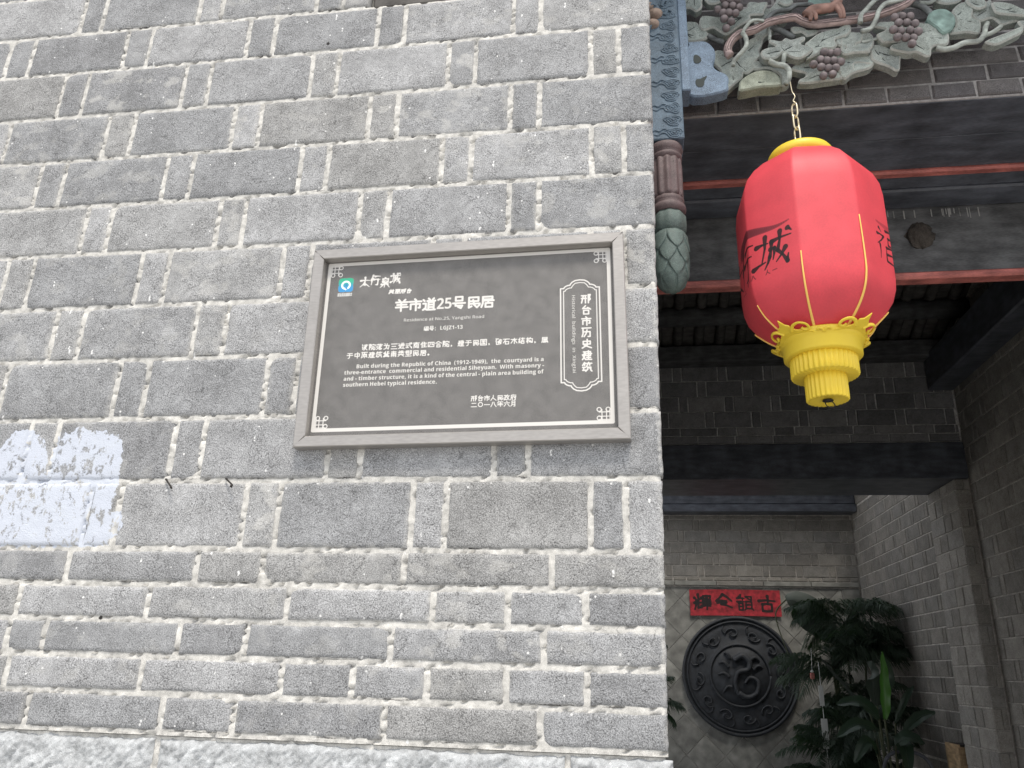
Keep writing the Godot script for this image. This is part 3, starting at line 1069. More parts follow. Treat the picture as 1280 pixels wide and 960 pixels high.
const LEAVES = [
	["leaf", -0.215, "225,287 236,322 282,314 304,325 348,334 385,351 413,350 402,321 397,307 365,308 363,292 333,275 299,248 279,260 262,276 238,270", "339,307 267,301|339,307 311,268|332,312 383,330|339,307 279,271"],
	["leaf", -0.220, "178,417 216,427 244,409 239,381 237,357 221,343 205,356 187,363", "222,412 220,354|222,412 191,372"],
	["leaf", -0.225, "241,415 293,423 321,400 290,375 272,369 254,375", "256,408 283,380"],
	["leaf", -0.220, "181,306 217,308 229,289 249,266 246,248 228,240 192,239 175,250", "187,272 236,258|187,277 220,297|193,267 214,246"],
	["leaf", -0.225, "264,206 294,201 314,179 332,192 352,231 391,248 391,218 381,196 382,174 364,153 365,137 344,120 334,123 330,108 308,88 282,65 273,87 275,131 264,150 256,164", "313,172 269,145|313,172 307,105|317,176 369,216|317,171 342,133|310,172 276,194"],
	["leaf", -0.200, "377,160 384,174 401,181 418,182 403,197 408,207 433,199 446,208 462,201 491,209 495,197 483,184 509,171 509,157 489,140 468,135 442,150 437,160 415,142 387,143", "441,167 392,161|441,167 412,197|443,171 484,201|444,165 494,162|443,160 479,141"],
	["leaf", -0.205, "494,184 509,200 535,220 567,229 584,231 598,240 615,239 615,218 601,202 573,194 575,175 563,163 537,165 526,150 493,135 509,158", "505,156 540,197|540,197 604,228|521,177 561,177"],
	["leaf", -0.215, "466,253 475,259 499,252 509,243 534,241 531,227 506,220 500,227 491,235 473,235", "474,248 525,234"],
	["leaf", -0.210, "575,198 590,219 627,217 663,211 670,183 660,158 633,147 583,153 598,167 576,178", "580,184 660,184|596,178 640,156"],
	["leaf", -0.225, "457,126 477,145 508,145 532,163 558,174 594,159 638,159 669,144 659,110 617,97 596,86 572,79 535,76 504,73 473,77 476,90 489,96 491,107 468,116", "533,123 479,128|567,128 635,139|551,104 488,84|565,111 604,98"],
	["disc", -0.210, "316,65 322,87 347,107 376,116 407,109 422,89 425,63 403,59 369,60 321,53", "367,80 387,79"],
	["leaf", -0.225, "354,154 368,162 399,154 433,146 454,113 449,79 426,72 426,107 397,132 363,131", "384,147 430,115"],
	["bracket", -0.190, "186,216 192,212 233,210 253,189 259,168 257,146 251,127 260,110 280,97 288,81 286,62 275,38 177,42", ""],
	["leaf", -0.205, "679,233 692,241 716,239 747,244 789,226 812,221 823,206 851,194 846,149 815,146 804,137 800,118 787,114 765,130 745,130 707,145 710,161 734,168 693,169 684,178 677,199 698,210 697,215 677,223", "751,193 835,173|750,189 787,140|747,189 715,154|751,198 816,200|741,199 693,227"],
	["leaf", -0.220, "660,176 671,180 691,176 713,161 734,147 730,119 725,93 714,89 699,103 664,125 659,149", "670,170 713,103|682,155 727,137"],
	["leaf", -0.225, "583,157 625,157 667,139 664,119 621,128 615,106 592,79 576,94", "588,138 660,131|594,128 597,92"],
	["leaf", -0.210, "593,220 628,217 644,205 638,183 624,174 655,158 652,146 620,148 586,149", "595,167 648,153|598,201 636,197"],
	["disc_teal", -0.200, "805,228 813,250 830,261 847,262 862,254 873,234 871,211 859,190 838,180 821,203 810,216", ""],
	["leaf", -0.215, "876,265 904,292 927,285 930,266 923,239 938,228 939,209 930,183 901,190 856,190 875,212 880,234", "884,248 908,273|883,241 931,226|881,230 922,193|875,216 899,193"],
	["leaf", -0.210, "913,295 934,302 959,290 959,266 937,259 918,275", "922,289 950,272"],
	["leaf", -0.220, "923,251 943,269 978,298 979,260 995,240 1046,226 1085,225 1082,207 1044,218 1010,214 990,210 971,234 939,227", "933,247 974,275|972,243 1028,218"],
	["leaf", -0.205, "973,274 1013,267 1045,242 1079,229 1072,207 1038,219 981,233 971,251", "979,259 1031,235|990,244 1024,254|1001,236 1045,224"],
	["leaf", -0.210, "936,151 965,166 1000,179 1032,192 1030,172 996,153 961,138", "943,150 1023,177"],
	["leaf", -0.210, "1025,209 1045,211 1082,198 1079,180 1040,184 1029,192", "1030,199 1074,190"],
	["leaf", -0.220, "843,309 872,320 909,311 896,296 869,294 849,301", "853,308 894,303"],
	["leaf", -0.220, "442,352 464,359 481,352 477,341 462,336 449,344", "449,351 474,346"],
	["disc_teal", -0.215, "519,338 534,359 556,371 574,345 577,321 537,321", ""],
]
const BRANCHES = [
	["pink", -0.200, 0.0115, "299,160 293,174 299,200 324,227 367,242 404,261 439,271 474,270 496,256 526,246 574,243 618,248 659,251 693,258 746,277 776,301 800,330"],
	["pale", -0.185, 0.0050, "332,214 339,234 356,255 373,259 390,251"],
	["pale", -0.183, 0.0065, "332,217 340,198 339,175 326,152 305,130 301,113"],
	["grey", -0.215, 0.0065, "404,285 424,309 445,314 467,317 487,330 510,329 526,320 532,308"],
	["grey", -0.225, 0.0080, "247,257 265,245 289,229"],
	["grey", -0.225, 0.0085, "419,270 442,252 474,225"],
	["pale", -0.215, 0.0050, "407,255 409,234 406,212"],
	["pale", -0.195, 0.0065, "438,152 433,133 431,117"],
	["pale", -0.195, 0.0080, "394,128 412,118 433,108 443,92 440,67 431,50"],
	["pale", -0.195, 0.0070, "636,228 640,251 655,273 682,300 706,319"],
	["pale", -0.190, 0.0065, "634,196 659,207 675,233 685,260 703,281 728,287 756,293"],
	["pale", -0.215, 0.0050, "639,183 660,187 685,192"],
	["grey", -0.220, 0.0090, "784,304 806,292 821,274 829,254"],
	["pale", -0.215, 0.0060, "799,300 826,299 849,313"],
	["pale", -0.210, 0.0075, "816,141 835,136 858,138 887,151 921,155 937,173 944,195 953,212"],
	["pale", -0.210, 0.0065, "933,171 957,178 972,185 982,197"],
]
const GRAPES = [
	["273,308 294,320 313,316 331,311 287,296 302,292 319,289 288,273 306,264 291,238 309,337 327,337 291,343", -0.185],
	["534,137 550,137 566,134 523,116 539,112 556,111 573,105 505,103 522,90 540,87 558,86 526,66 548,66", -0.190],
	["714,218 734,223 754,222 722,201 742,201 762,196 706,179 725,176 748,177 766,168 713,153 732,150 752,151 745,130", -0.175],
]


# ---------------------------------------------------------------- carved frieze
# a carved leaf: outline and vein lines in the plane of the frieze, domed towards the rim
func carved(o: PackedVector2Array, veins: Array, depth: float, dome: float, sd: int) -> Array:
	if Geometry2D.is_polygon_clockwise(o): o.reverse()
	o = smooth_outline(o, 4)
	var n := o.size()
	var pts := PackedVector2Array()
	var hs := PackedFloat32Array()
	var inner := PackedVector2Array()
	for i in n:
		var t := (o[(i + 1) % n] - o[(i + n - 1) % n]).normalized()
		inner.append(o[i] + Vector2(-t.y, t.x) * 0.0042)
	for p in inner:
		pts.append(p); hs.append(0.0)
	var box2 := Rect2(o[0], Vector2.ZERO)
	for p in o: box2 = box2.expand(p)
	var step := 0.0052
	var yy := box2.position.y
	while yy < box2.end.y:
		var x := box2.position.x + (step / 2 if int(yy / step) % 2 else 0.0)
		while x < box2.end.x:
			var p := Vector2(x, yy)
			if Geometry2D.is_point_in_polygon(p, inner):
				var near := 1.0
				for i in range(0, n):
					near = minf(near, p.distance_squared_to(Geometry2D.get_closest_point_to_segment(p, inner[i], inner[(i + 1) % n])))
				near = sqrt(near)
				if near > 0.0026:
					# dished: the rim stands proud, the middle sinks, ribs between the veins swell
					var h := -0.0035 * smoothstep(0.0, 0.012, near) * dome
					h += 0.0032 * dome * slow.get_noise_2d(p.x * 38 + sd, p.y * 38) * smoothstep(0.002, 0.010, near)
					for v in veins:
						for k in v.size() - 1:
							var d := p.distance_to(Geometry2D.get_closest_point_to_segment(p, v[k], v[k + 1]))
							h -= 0.0022 * clampf(1.0 - d / 0.005, 0.0, 1.0)
					pts.append(p); hs.append(h)
			x += step
		yy += step * 0.87
	var ids := Geometry2D.triangulate_delaunay(pts)
	var st := tool()
	st.set_smooth_group(1)
	for i in range(0, ids.size(), 3):
		var a := pts[ids[i]]
		var b := pts[ids[i + 1]]
		var c := pts[ids[i + 2]]
		if not Geometry2D.is_point_in_polygon((a + b + c) / 3.0, inner): continue
		var va := Vector3(a.x, a.y, hs[ids[i]])
		var vb := Vector3(b.x, b.y, hs[ids[i + 1]])
		var vc := Vector3(c.x, c.y, hs[ids[i + 2]])
		if (vb - va).cross(vc - va).z > 0: tri(st, va, vb, vc)
		else: tri(st, va, vc, vb)
	var edge := tool()
	for i in n:
		var j := (i + 1) % n
		var p := Vector3(o[i].x, o[i].y, -0.004)
		var q := Vector3(o[j].x, o[j].y, -0.004)
		edge.set_smooth_group(0)
		quad(edge, p, q, Vector3(inner[j].x, inner[j].y, 0), Vector3(inner[i].x, inner[i].y, 0))
		st.set_smooth_group(3)
		var back := Vector3(0, 0, -depth)
		quad(st, p + back, q + back, q, p)
	return [done(st), done(edge)]


func vein_lines(text: String) -> Array:
	var out := []
	for v in text.split("|", false): out.append(pts2(v))
	return out


func build_frieze() -> void:
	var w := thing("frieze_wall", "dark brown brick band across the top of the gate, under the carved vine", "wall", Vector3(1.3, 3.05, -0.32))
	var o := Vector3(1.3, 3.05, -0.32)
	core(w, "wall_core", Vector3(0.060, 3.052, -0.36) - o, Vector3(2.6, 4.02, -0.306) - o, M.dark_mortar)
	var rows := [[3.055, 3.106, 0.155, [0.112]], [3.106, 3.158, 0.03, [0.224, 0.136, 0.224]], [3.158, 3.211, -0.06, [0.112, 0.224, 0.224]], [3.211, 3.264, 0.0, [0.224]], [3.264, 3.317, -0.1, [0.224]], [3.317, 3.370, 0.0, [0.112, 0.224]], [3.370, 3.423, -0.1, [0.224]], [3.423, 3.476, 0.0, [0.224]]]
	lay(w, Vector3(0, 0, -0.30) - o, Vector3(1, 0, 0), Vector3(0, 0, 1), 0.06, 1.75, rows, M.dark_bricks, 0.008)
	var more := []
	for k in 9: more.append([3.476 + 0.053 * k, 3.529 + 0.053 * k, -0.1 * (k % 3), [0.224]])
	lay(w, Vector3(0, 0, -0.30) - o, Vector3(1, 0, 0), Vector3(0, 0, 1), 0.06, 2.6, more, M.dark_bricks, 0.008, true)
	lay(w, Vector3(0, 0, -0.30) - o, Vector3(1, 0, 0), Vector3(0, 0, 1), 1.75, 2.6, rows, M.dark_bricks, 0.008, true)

	var t := thing("carved_frieze", "painted wood carving of vine leaves, grapes and a small deer over the gate", "carving", Vector3(0, 3.0, -0.3))
	var k := 0
	var meshes := []
	for row in LEAVES:
		k += 1
		var kind: String = row[0]
		var z: float = row[1]
		var m: Material = M.leaf if k % 3 else M.leaf2
		var called := "leaf"
		if kind == "disc": m = M.disc; called = "half_disc"
		elif kind == "disc_teal": m = M.disc_teal; called = "teal_disc"
		elif kind == "bracket": m = M.blue_pale; called = "cloud_bracket"
		var veins := vein_lines(row[3])
		var depth := 0.020 if kind == "leaf" else 0.032
		var both := carved(pts2(row[2]), veins, depth, 0.12 if kind == "bracket" else 1.0, k)
		var p := part(called, both[0], m, t, Vector3(0, 0, z + 0.3))
		meshes.append(both)
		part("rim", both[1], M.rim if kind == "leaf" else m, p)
		if veins.size():
			var st := tool()
			for v in veins:
				var a := Vector3(v[0].x, v[0].y, -0.0052)
				var b := Vector3(v[1].x, v[1].y, -0.0052)
				var bow := (b - a).cross(Vector3(0, 0, 1)) * 0.06
				add_tube(st, curve(PackedVector3Array([a, a.lerp(b, 0.5) + bow + Vector3(0, 0, 0.0005), b]), 6), 0.0017, 0.0006, 5)
			part("vein", done(st), M.vein, p)
		if kind == "bracket":
			for h in [["203,163 213,162 221,150 219,139 208,135 201,143", 0.0], ["204,82 216,84 233,92 226,76 222,60 210,57 203,66", 0.0]]:
				var st := tool()
				add_plate(st, smooth_outline(pts2(h[0])), 0.004, 0.0005)
				part("hole_shade", done(st), M.vein, p, Vector3(0, 0, 0.0008))  # dark plate laid on the face, stands in for a shaded opening
	# further leaves above the picture's edge and to the right
	for q in [[0.10, 0.10, 4], [0.42, 0.11, 0], [0.75, 0.12, 13], [0.22, 0.20, 5], [0.56, 0.21, 6], [0.47, 0.0, 13], [0.60, 0.02, 0], [0.86, 0.08, 5],
			[1.02, 0.0, 4], [0.95, -0.04, 9], [1.12, 0.05, 5], [0.80, -0.06, 13], [1.00, -0.07, 15], [1.25, -0.05, 6], [1.40, -0.05, 9], [1.55, 0.03, 5], [1.62, -0.06, 4], [1.10, 0.10, 0], [1.38, 0.10, 0]]:
		var p := part("leaf", meshes[q[2]][0], M.leaf2, t, Vector3(q[0], q[1] + 0.06, LEAVES[q[2]][1] + 0.298 + 0.002 * fmod(q[0] * 37.0, 3.0)))
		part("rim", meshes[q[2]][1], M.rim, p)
	for row in BRANCHES:
		var p3 := PackedVector3Array()
		var flat_pts := pts2(row[3])
		for i in flat_pts.size():
			p3.append(Vector3(flat_pts[i].x, flat_pts[i].y, row[1] + 0.3 + 0.006 * slow.get_noise_1d(i * 0.8 + k)))
		k += 1
		var r: float = row[2]
		var cv := curve(p3, 5)
		var b := part("branch", tube(cv, r, r * 0.85, 10), M[row[0]], t)
		if row[0] == "pink":
			var st := tool()
			for off in [-0.005, 0.001, 0.006]:
				var line := PackedVector3Array()
				for i in range(4, cv.size() - 2):
					var d := (cv[i + 1] - cv[i - 1]).normalized()
					var nrm := Vector3(-d.y, d.x, 0)
					line.append(cv[i] + nrm * (off + 0.002 * slow.get_noise_1d(i * 0.3 + off * 900)) + Vector3(0, 0, sqrt(maxf(0.0, r * r - off * off)) - 0.0012))
				add_tube(st, line, 0.0014, 0.0008, 5)
			part("groove", done(st), M.maroon, b)
	var ball := SphereMesh.new()
	ball.radius = 0.0108
	ball.height = 0.0212
	ball.radial_segments = 14
	ball.rings = 8
	for row in GRAPES:
		var ps := pts2(row[0])
		var b := Node3D.new()
		b.name = "grape_bunch"
		b.position = Vector3(0, 0, row[1] + 0.3)
		t.add_child(b, true)
		for i in ps.size():
			part("grape", ball, M.grape, b, Vector3(ps[i].x, ps[i].y, rng.randf_range(-0.004, 0.003)))
	# the deer
	var st := tool()
	add_tube(st, curve(PackedVector3Array([Vector3(0.503, 0.266, 0.108), Vector3(0.520, 0.281, 0.110), Vector3(0.548, 0.282, 0.112), Vector3(0.572, 0.287, 0.110), Vector3(0.586, 0.302, 0.110), Vector3(0.591, 0.325, 0.108), Vector3(0.594, 0.350, 0.106)])), 0.0150, 0.0100, 12)
	for q in [[0.508, 0.274, 0.510, 0.246], [0.517, 0.270, 0.525, 0.248], [0.578, 0.284, 0.588, 0.246], [0.586, 0.290, 0.596, 0.246]]:
		add_tube(st, curve(PackedVector3Array([Vector3(q[0], q[1], 0.114), Vector3((q[0] + q[2]) / 2 + 0.003, (q[1] + q[3]) / 2, 0.114), Vector3(q[2], q[3], 0.112)])), 0.0085, 0.0042, 8)
	add_tube(st, curve(PackedVector3Array([Vector3(0.591, 0.352, 0.106), Vector3(0.606, 0.358, 0.108), Vector3(0.620, 0.350, 0.108)])), 0.011, 0.006, 8)
	add_tube(st, PackedVector3Array([Vector3(0.590, 0.358, 0.106), Vector3(0.582, 0.374, 0.106)]), 0.004, 0.001, 6)
	add_tube(st, PackedVector3Array([Vector3(0.503, 0.272, 0.108), Vector3(0.494, 0.262, 0.108)]), 0.004, 0.002, 6)
	part("deer", done(st), M.deer, t)


# ---------------------------------------------------------------- hanging post at the corner of the gate
func build_post() -> void:
	var c := Vector3(0.117, 2.44, -0.19)
	var t := thing("hanging_post", "carved blue hanging post ending in a green lotus bud beside the wall corner", "post", c)
	part("shaft", box(Vector3(-0.045, 0.435, -0.05), Vector3(0.046, 1.25, 0.034), 0.003), M.blue_wood, t)
	part("edge_board", box(Vector3(0.0465, 0.595, -0.05), Vector3(0.071, 1.25, 0.020), 0.003), M.blue_pale, t)
	# clouds carved in low relief on the shaft
	var face := 0.034
	var y := 0.452
	var k := 0
	while y < 1.23:
		# a cloud: nested wavy loops round a boss, with a trailing wisp to the left
		var st := tool()
		var c2 := Vector3(0.020 + rng.randf_range(-0.004, 0.004), y, face)
		var ph := rng.randf() * TAU
		for ring in 3:
			var loop := PackedVector3Array()
			var rr := 0.0058 + 0.0054 * ring
			for i in 29:
				var th := TAU * i / 28.0
				var wob := 1.0 + 0.16 * sin(th * 3.0 + ph) + 0.08 * sin(th * 5.0 - ph)
				var px := cos(th) * rr * 1.28 * wob
				if ring == 2 and px > 0.0: px *= 0.85
				loop.append(c2 + Vector3(px, sin(th) * rr * 0.86 * wob, 0.0002))
			add_tube(st, loop, 0.0021, 0.0021, 6)
		var ball := c2 + Vector3(0, 0, 0.001)
		add_tube(st, PackedVector3Array([ball - Vector3(0.003, 0, 0), ball + Vector3(0.003, 0, 0)]), 0.0030, 0.0030, 8)
		if k % 2 == 0:
			var w0 := c2 + Vector3(-0.022, 0.004, 0)
			add_tube(st, curve(PackedVector3Array([w0 + Vector3(0.004, 0.008, 0), w0 + Vector3(-0.006, 0.010, 0.0006), w0 + Vector3(-0.016, 0.003, 0.0006), w0 + Vector3(-0.026, 0.007, 0.0006), w0 + Vector3(-0.038, 0.001, 0)])), 0.0026, 0.0014, 6)
			add_tube(st, curve(PackedVector3Array([w0 + Vector3(0.002, -0.003, 0), w0 + Vector3(-0.010, -0.002, 0.0006), w0 + Vector3(-0.020, -0.009, 0.0006), w0 + Vector3(-0.030, -0.005, 0)])), 0.0024, 0.0012, 6)
		part("cloud_carving", done(st), M.blue_wood, t)
		y += 0.0385
		k += 1
	for q in [[-0.014, 0.842, 0.021], [-0.022, 0.808, 0.019], [-0.032, 0.87, 0.016]]:
		var st := tool()
		var ball := SphereMesh.new()
		ball.radius = q[2]; ball.height = q[2] * 1.8; ball.radial_segments = 14; ball.rings = 8
		st.append_from(ball, 0, Transform3D(Basis().scaled(Vector3(1, 1, 0.6)), Vector3(q[0], q[1], face)))
		part("fruit", st.commit(), M.fruit, t)
	for q in [[-0.03, 0.86], [0.004, 0.868], [0.012, 0.835], [-0.034, 0.785]]:
		var st := tool()
		add_tube(st, curve(PackedVector3Array([Vector3(q[0], q[1], face), Vector3(q[0] + 0.008, q[1] + 0.012, face + 0.006), Vector3(q[0] + 0.02, q[1] + 0.01, face)])), 0.006, 0.001, 6)
		part("small_leaf", done(st), M.blue_wood, t)
	# turned rings, fluted drum, lotus bud
	part("ring", lathe([Vector2(0.0, 0.436), Vector2(0.030, 0.436), Vector2(0.041, 0.428), Vector2(0.043, 0.418), Vector2(0.040, 0.408), Vector2(0.036, 0.404), Vector2(0.0395, 0.399), Vector2(0.0395, 0.392), Vector2(0.034, 0.386), Vector2(0.0, 0.386)], 40), M.maroon, t)
	part("fluted_drum", lathe([Vector2(0.0, 0.386), Vector2(0.036, 0.386), Vector2(0.0375, 0.378), Vector2(0.0375, 0.284), Vector2(0.036, 0.276), Vector2(0.0, 0.276)], 132, 0.0019, 11), M.maroon, t)
	part("ring", lathe([Vector2(0.0, 0.277), Vector2(0.034, 0.277), Vector2(0.0395, 0.270), Vector2(0.0395, 0.262), Vector2(0.036, 0.257), Vector2(0.042, 0.251), Vector2(0.0435, 0.242), Vector2(0.040, 0.233), Vector2(0.0, 0.231)], 40), M.maroon, t)
	part("bud_collar", lathe([Vector2(0.0, 0.234), Vector2(0.034, 0.232), Vector2(0.0405, 0.222), Vector2(0.0415, 0.20), Vector2(0.040, 0.182), Vector2(0.034, 0.176), Vector2(0.0, 0.175)], 72, 0.0010, 9), M.lotus, t)
	var bud := [Vector2(0.0, 0.178), Vector2(0.036, 0.176), Vector2(0.0415, 0.165), Vector2(0.043, 0.13), Vector2(0.0425, 0.09), Vector2(0.039, 0.058), Vector2(0.030, 0.036), Vector2(0.016, 0.024), Vector2(0.0, 0.021)]
	part("lotus_bud", lathe(bud, 40), M.lotus, t)
	for row in 4:
		for i in 6:
			var a := TAU * (i + 0.5 * (row % 2)) / 6.0 + 0.3
			part("petal", petal(bud, a, 0.176 - row * 0.036, 0.172 - row * 0.036 - 0.052), M.lotus, t)


func bud_radius(prof: Array, y: float) -> float:
	for i in range(1, prof.size() - 1):
		if y <= prof[i].y and y >= prof[i + 1].y:
			return lerpf(prof[i].x, prof[i + 1].x, (prof[i].y - y) / (prof[i].y - prof[i + 1].y))
	return prof[1].x if y > 0.1 else 0.01


# a pointed petal lying on the bud, thicker towards its tip
func petal(prof: Array, a: float, y0: float, y1: float) -> ArrayMesh:
	var st := tool()
	st.set_smooth_group(0)
	var rows := 9
	var cols := 8
	var g := []
	for j in rows + 1:
		var t := float(j) / rows
		var y := maxf(lerpf(y0, y1, t), 0.0225)
		var half := 0.56 * (1.0 - pow(t, 2.6))
		var r := bud_radius(prof, y)
		for i in cols + 1:
			var s := -1.0 + 2.0 * i / cols
			var lift := 0.0009 + 0.0036 * t * (1.0 - 0.35 * s * s) - 0.0010 * absf(sin(s * 7.0)) * (1.0 - t)
			if absf(s) > 0.99: lift = 0.0012 + 0.0026 * t
			g.append(Vector3(sin(a + s * half) * (r + lift), y, cos(a + s * half) * (r + lift)))
	var c := cols + 1
	for j in rows:
		for i in cols:
			quad(st, g[(j + 1) * c + i], g[(j + 1) * c + i + 1], g[j * c + i + 1], g[j * c + i])
	# rim turned down to the bud
	for j in rows:
		for i in [0, cols]:
			var p: Vector3 = g[j * c + i]
			var q: Vector3 = g[(j + 1) * c + i]
			var p2 := Vector3(p.x * 0.93, p.y, p.z * 0.93)
			var q2 := Vector3(q.x * 0.93, q.y, q.z * 0.93)
			if i == 0: quad(st, q2, q, p, p2)
			else: quad(st, q, q2, p2, p)
	return done(st)


# ---------------------------------------------------------------- lettering drawn with strokes
# each character as strokes on a ten by ten grid, x then y
const GLYPH := {
	"羊": "20 31|70 61|02 92|14 84|06 96|42 49", "市": "40 51|02 92|14 18|14 84 87 77|52 59", "道": "01 12|04 24 27|28 09|18 39 99|40 51|80 71|32 92|62 53|43 48|43 83 88|45 85|47 87",
	"号": "20 23|20 70 73|23 73|05 95|25 27 77 69 48", "民": "11 81 84 14|11 19 38|16 96|43 57 79 97", "居": "11 81 83 13|11 16 09|24 94|53 56|36 86 89 39 36",
	"编": "20 03 24 06 36|08 37|60 71|41 91 93 43|41 46 39|45 95 99|45 49|47 97|59 55|75 79", "该": "00 12|04 14 18 27|60 71|31 91|62 34 63 36|73 48|56 39|67 89",
	"院": "00 09|00 20 13 25 07|60 61|33 31 91 93|44 74|36 96|56 39|66 69 99 97", "落": "01 91|30 32|60 62|03 14|05 16|09 27|53 35|43 83 37|45 88|47 77 79 49 47",
	"为": "10 21|50 38 09|03 83 79 58|45 56", "三": "01 91|15 75|09 99", "进": "01 12|04 24 28|09 28 99|32 92|34 94|50 54 37|70 78", "式": "02 92|60 65 99 97|80 91|05 45|25 28|08 48",
	"商": "40 51|01 91|31 42|61 52|13 19|13 83 89 79|33 25|55 65|36 66 68 38 36", "住": "30 04|22 29|50 61|32 92|35 85|62 68|38 98", "四": "01 91 98 08 01|31 35 17|61 65 85",
	"合": "40 03|40 93|24 64|26 76 79 29 26", "建": "11 31 14 34 09|04 39 99|41 81 85|33 93|45 85|47 87|60 68", "于": "11 81|04 94|41 48 29", "国": "00 90 99 09 00|22 72|24 74|17 77|42 47|66 67",
	"砖": "00 40|20 04|15 45 49 19 15|52 92|44 94|71 56 86 69|67 88", "石": "01 91|41 07|35 85 89 39 35", "木": "02 92|50 59|42 08|52 98", "结": "20 03 23 06 26|08 37|41 91|60 64|44 84|46 86 89 49 46",
	"构": "02 42|20 29|23 07|24 45|60 43|62 92 98 78|65 47 77|76 88", "属": "11 81 83 13|11 16 09|74 34|35 85 87 37 35|55 59|39 28 98 99", "中": "12 82 86 16 12|50 59",
	"原": "00 90|10 15 09|50 42|33 83 86 36 33|34 84|56 59|37 28|77 98", "筑": "20 03|11 41|22 23|60 44|51 91|72 73|05 35|15 18|08 38|55 57 39|55 85 88 99|65 76",
	"冀": "30 33|12 32|03 33|60 63 93|80 62|24 74 76 26 24|44 46|25 75|17 87|08 98|37 38|67 68|38 19|68 89", "南": "11 81|40 43|13 19|13 83 89 79|33 44|63 54|25 75|27 77|45 49",
	"类": "20 31|70 61|02 92|50 54|42 14|52 84|06 96|45 09|56 99", "型": "01 51|03 53|20 15|40 45|70 74|90 95 85|16 86|45 49|09 99", "邢": "01 51|04 54|21 09|41 49|70 79|70 90 83 95 77",
	"台": "40 13 83|62 94|25 75 79 29 25", "人": "40 43 09|45 99", "政": "01 41|21 28|24 44|05 08|09 48|60 43|52 92|82 59|54 99", "府": "40 51|11 91|11 16 09|43 25|34 39|54 94|83 89 69|65 76",
	"〇": "31 61 83 86 68 38 16 13 31", "一": "05 95", "二": "12 82|08 98", "八": "31 25 09|51 65 99", "年": "20 03|11 91|24 84|06 96|24 26|51 59", "六": "40 51|03 93|35 09|65 99", "月": "20 70 79 59|20 27 09|23 73|26 76",
	"历": "00 90|10 16 09|24 84 89 69|52 46 29", "史": "12 82 85 15 12|50 56 09|26 47 99", "太": "03 93|40 45 09|46 99|47 58", "行": "20 04|23 05|14 19|41 91|34 94|74 79 59",
	"泉": "40 31|21 71 74 24 21|23 73|45 49|16 36 09|76 56|55 99", "城": "02 32|20 27|08 37|42 92|42 46 39|44 54 57|60 65 99 97|80 91|85 68", "美": "20 31|70 61|02 92|14 84|06 96|45 09|56 99", "丽": "00 90|12 42 49|12 19|62 92 99|62 69|24 35|74 85",
	"輝": "20 25|02 13|42 33|05 45|14 09|24 28 48|52 51 91 92|53 93|54 94 96 56 54|55 95|47 97|72 79", "今": "40 04|40 94|24 64|15 65 36 98", "韻": "20 21|02 42|11 12|32 33|04 44|15 35 39 19 15|17 37|51 81 83 51|54 84 88 58 54|56 86|58 49|88 99",
	"古": "03 93|50 55|25 75 79 29 25", "福": "10 21|02 32 05|15 19|40 90|52 82 84 54 52|45 95 99 49 45|47 97|70 71", "，": "17 28 19", "。": "17 28 19 08 17", "：": "13 14|18 19",
}
var pb := PackedByteArray()
var pw := 0
var ph := 0
var ink := Color.WHITE


func sheet(w: int, h: int, base: Color) -> void:
	pw = w
	ph = h
	var im := Image.create_empty(w, h, false, Image.FORMAT_RGBA8)
	im.fill(base)
	pb = im.get_data()


func sheet_texture() -> ImageTexture:
	return ImageTexture.create_from_image(Image.create_from_data(pw, ph, false, Image.FORMAT_RGBA8, pb))


func dot(ix: int, iy: int, a: float) -> void:
	if ix < 0 or iy < 0 or ix >= pw or iy >= ph or a <= 0.0: return
	var i := (iy * pw + ix) * 4
	a *= ink.a
	var a0 := pb[i + 3] / 255.0
	var k := a + a0 * (1.0 - a)
	var t := a / k
	pb[i] = int(lerpf(pb[i], ink.r * 255.0, t))
	pb[i + 1] = int(lerpf(pb[i + 1], ink.g * 255.0, t))
	pb[i + 2] = int(lerpf(pb[i + 2], ink.b * 255.0, t))
	pb[i + 3] = int(k * 255.0)


# a line of half-width ra that runs to rb, in pixels
func stroke(a: Vector2, b: Vector2, ra: float, rb: float) -> void:
	var r := maxf(ra, rb) + 1.0
	var d := b - a
	var l2 := maxf(d.length_squared(), 0.0001)
	for iy in range(maxi(0, int(minf(a.y, b.y) - r)), mini(ph, int(maxf(a.y, b.y) + r) + 1)):
		for ix in range(maxi(0, int(minf(a.x, b.x) - r)), mini(pw, int(maxf(a.x, b.x) + r) + 1)):
			var p := Vector2(ix + 0.5, iy + 0.5)
			var t := clampf((p - a).dot(d) / l2, 0.0, 1.0)
			dot(ix, iy, clampf(lerpf(ra, rb, t) + 0.5 - p.distance_to(a + d * t), 0.0, 1.0))


# one character in the box at (x, y) of the given size; brush > 0 gives swelling brush strokes
func glyph(ch: String, x: float, y: float, w: float, h: float, r: float, brush := 0.0, slant := 0.0) -> void:
	if not GLYPH.has(ch): return
	for s in GLYPH[ch].split("|"):
		var q: PackedVector2Array = []
		for t in s.split(" ", false):
			var gx := float(t.substr(0, 1)) / 9.0
			var gy := float(t.substr(1, 1)) / 9.0
			q.append(Vector2(x + gx * w + slant * (1.0 - gy) * h, y + gy * h))
		var n := q.size()
		for i in n - 1:
			if brush > 0.0:
				var m := q[i].lerp(q[i + 1], 0.45) + (q[i + 1] - q[i]).orthogonal() * 0.05
				stroke(q[i], m, r * (1.25 if i == 0 else 1.0), r * (1.0 - brush * 0.45))
				stroke(m, q[i + 1], r * (1.0 - brush * 0.45), r * ((1.0 - brush * 0.75) if i == n - 2 else 1.0))
			else:
				stroke(q[i], q[i + 1], r, r)


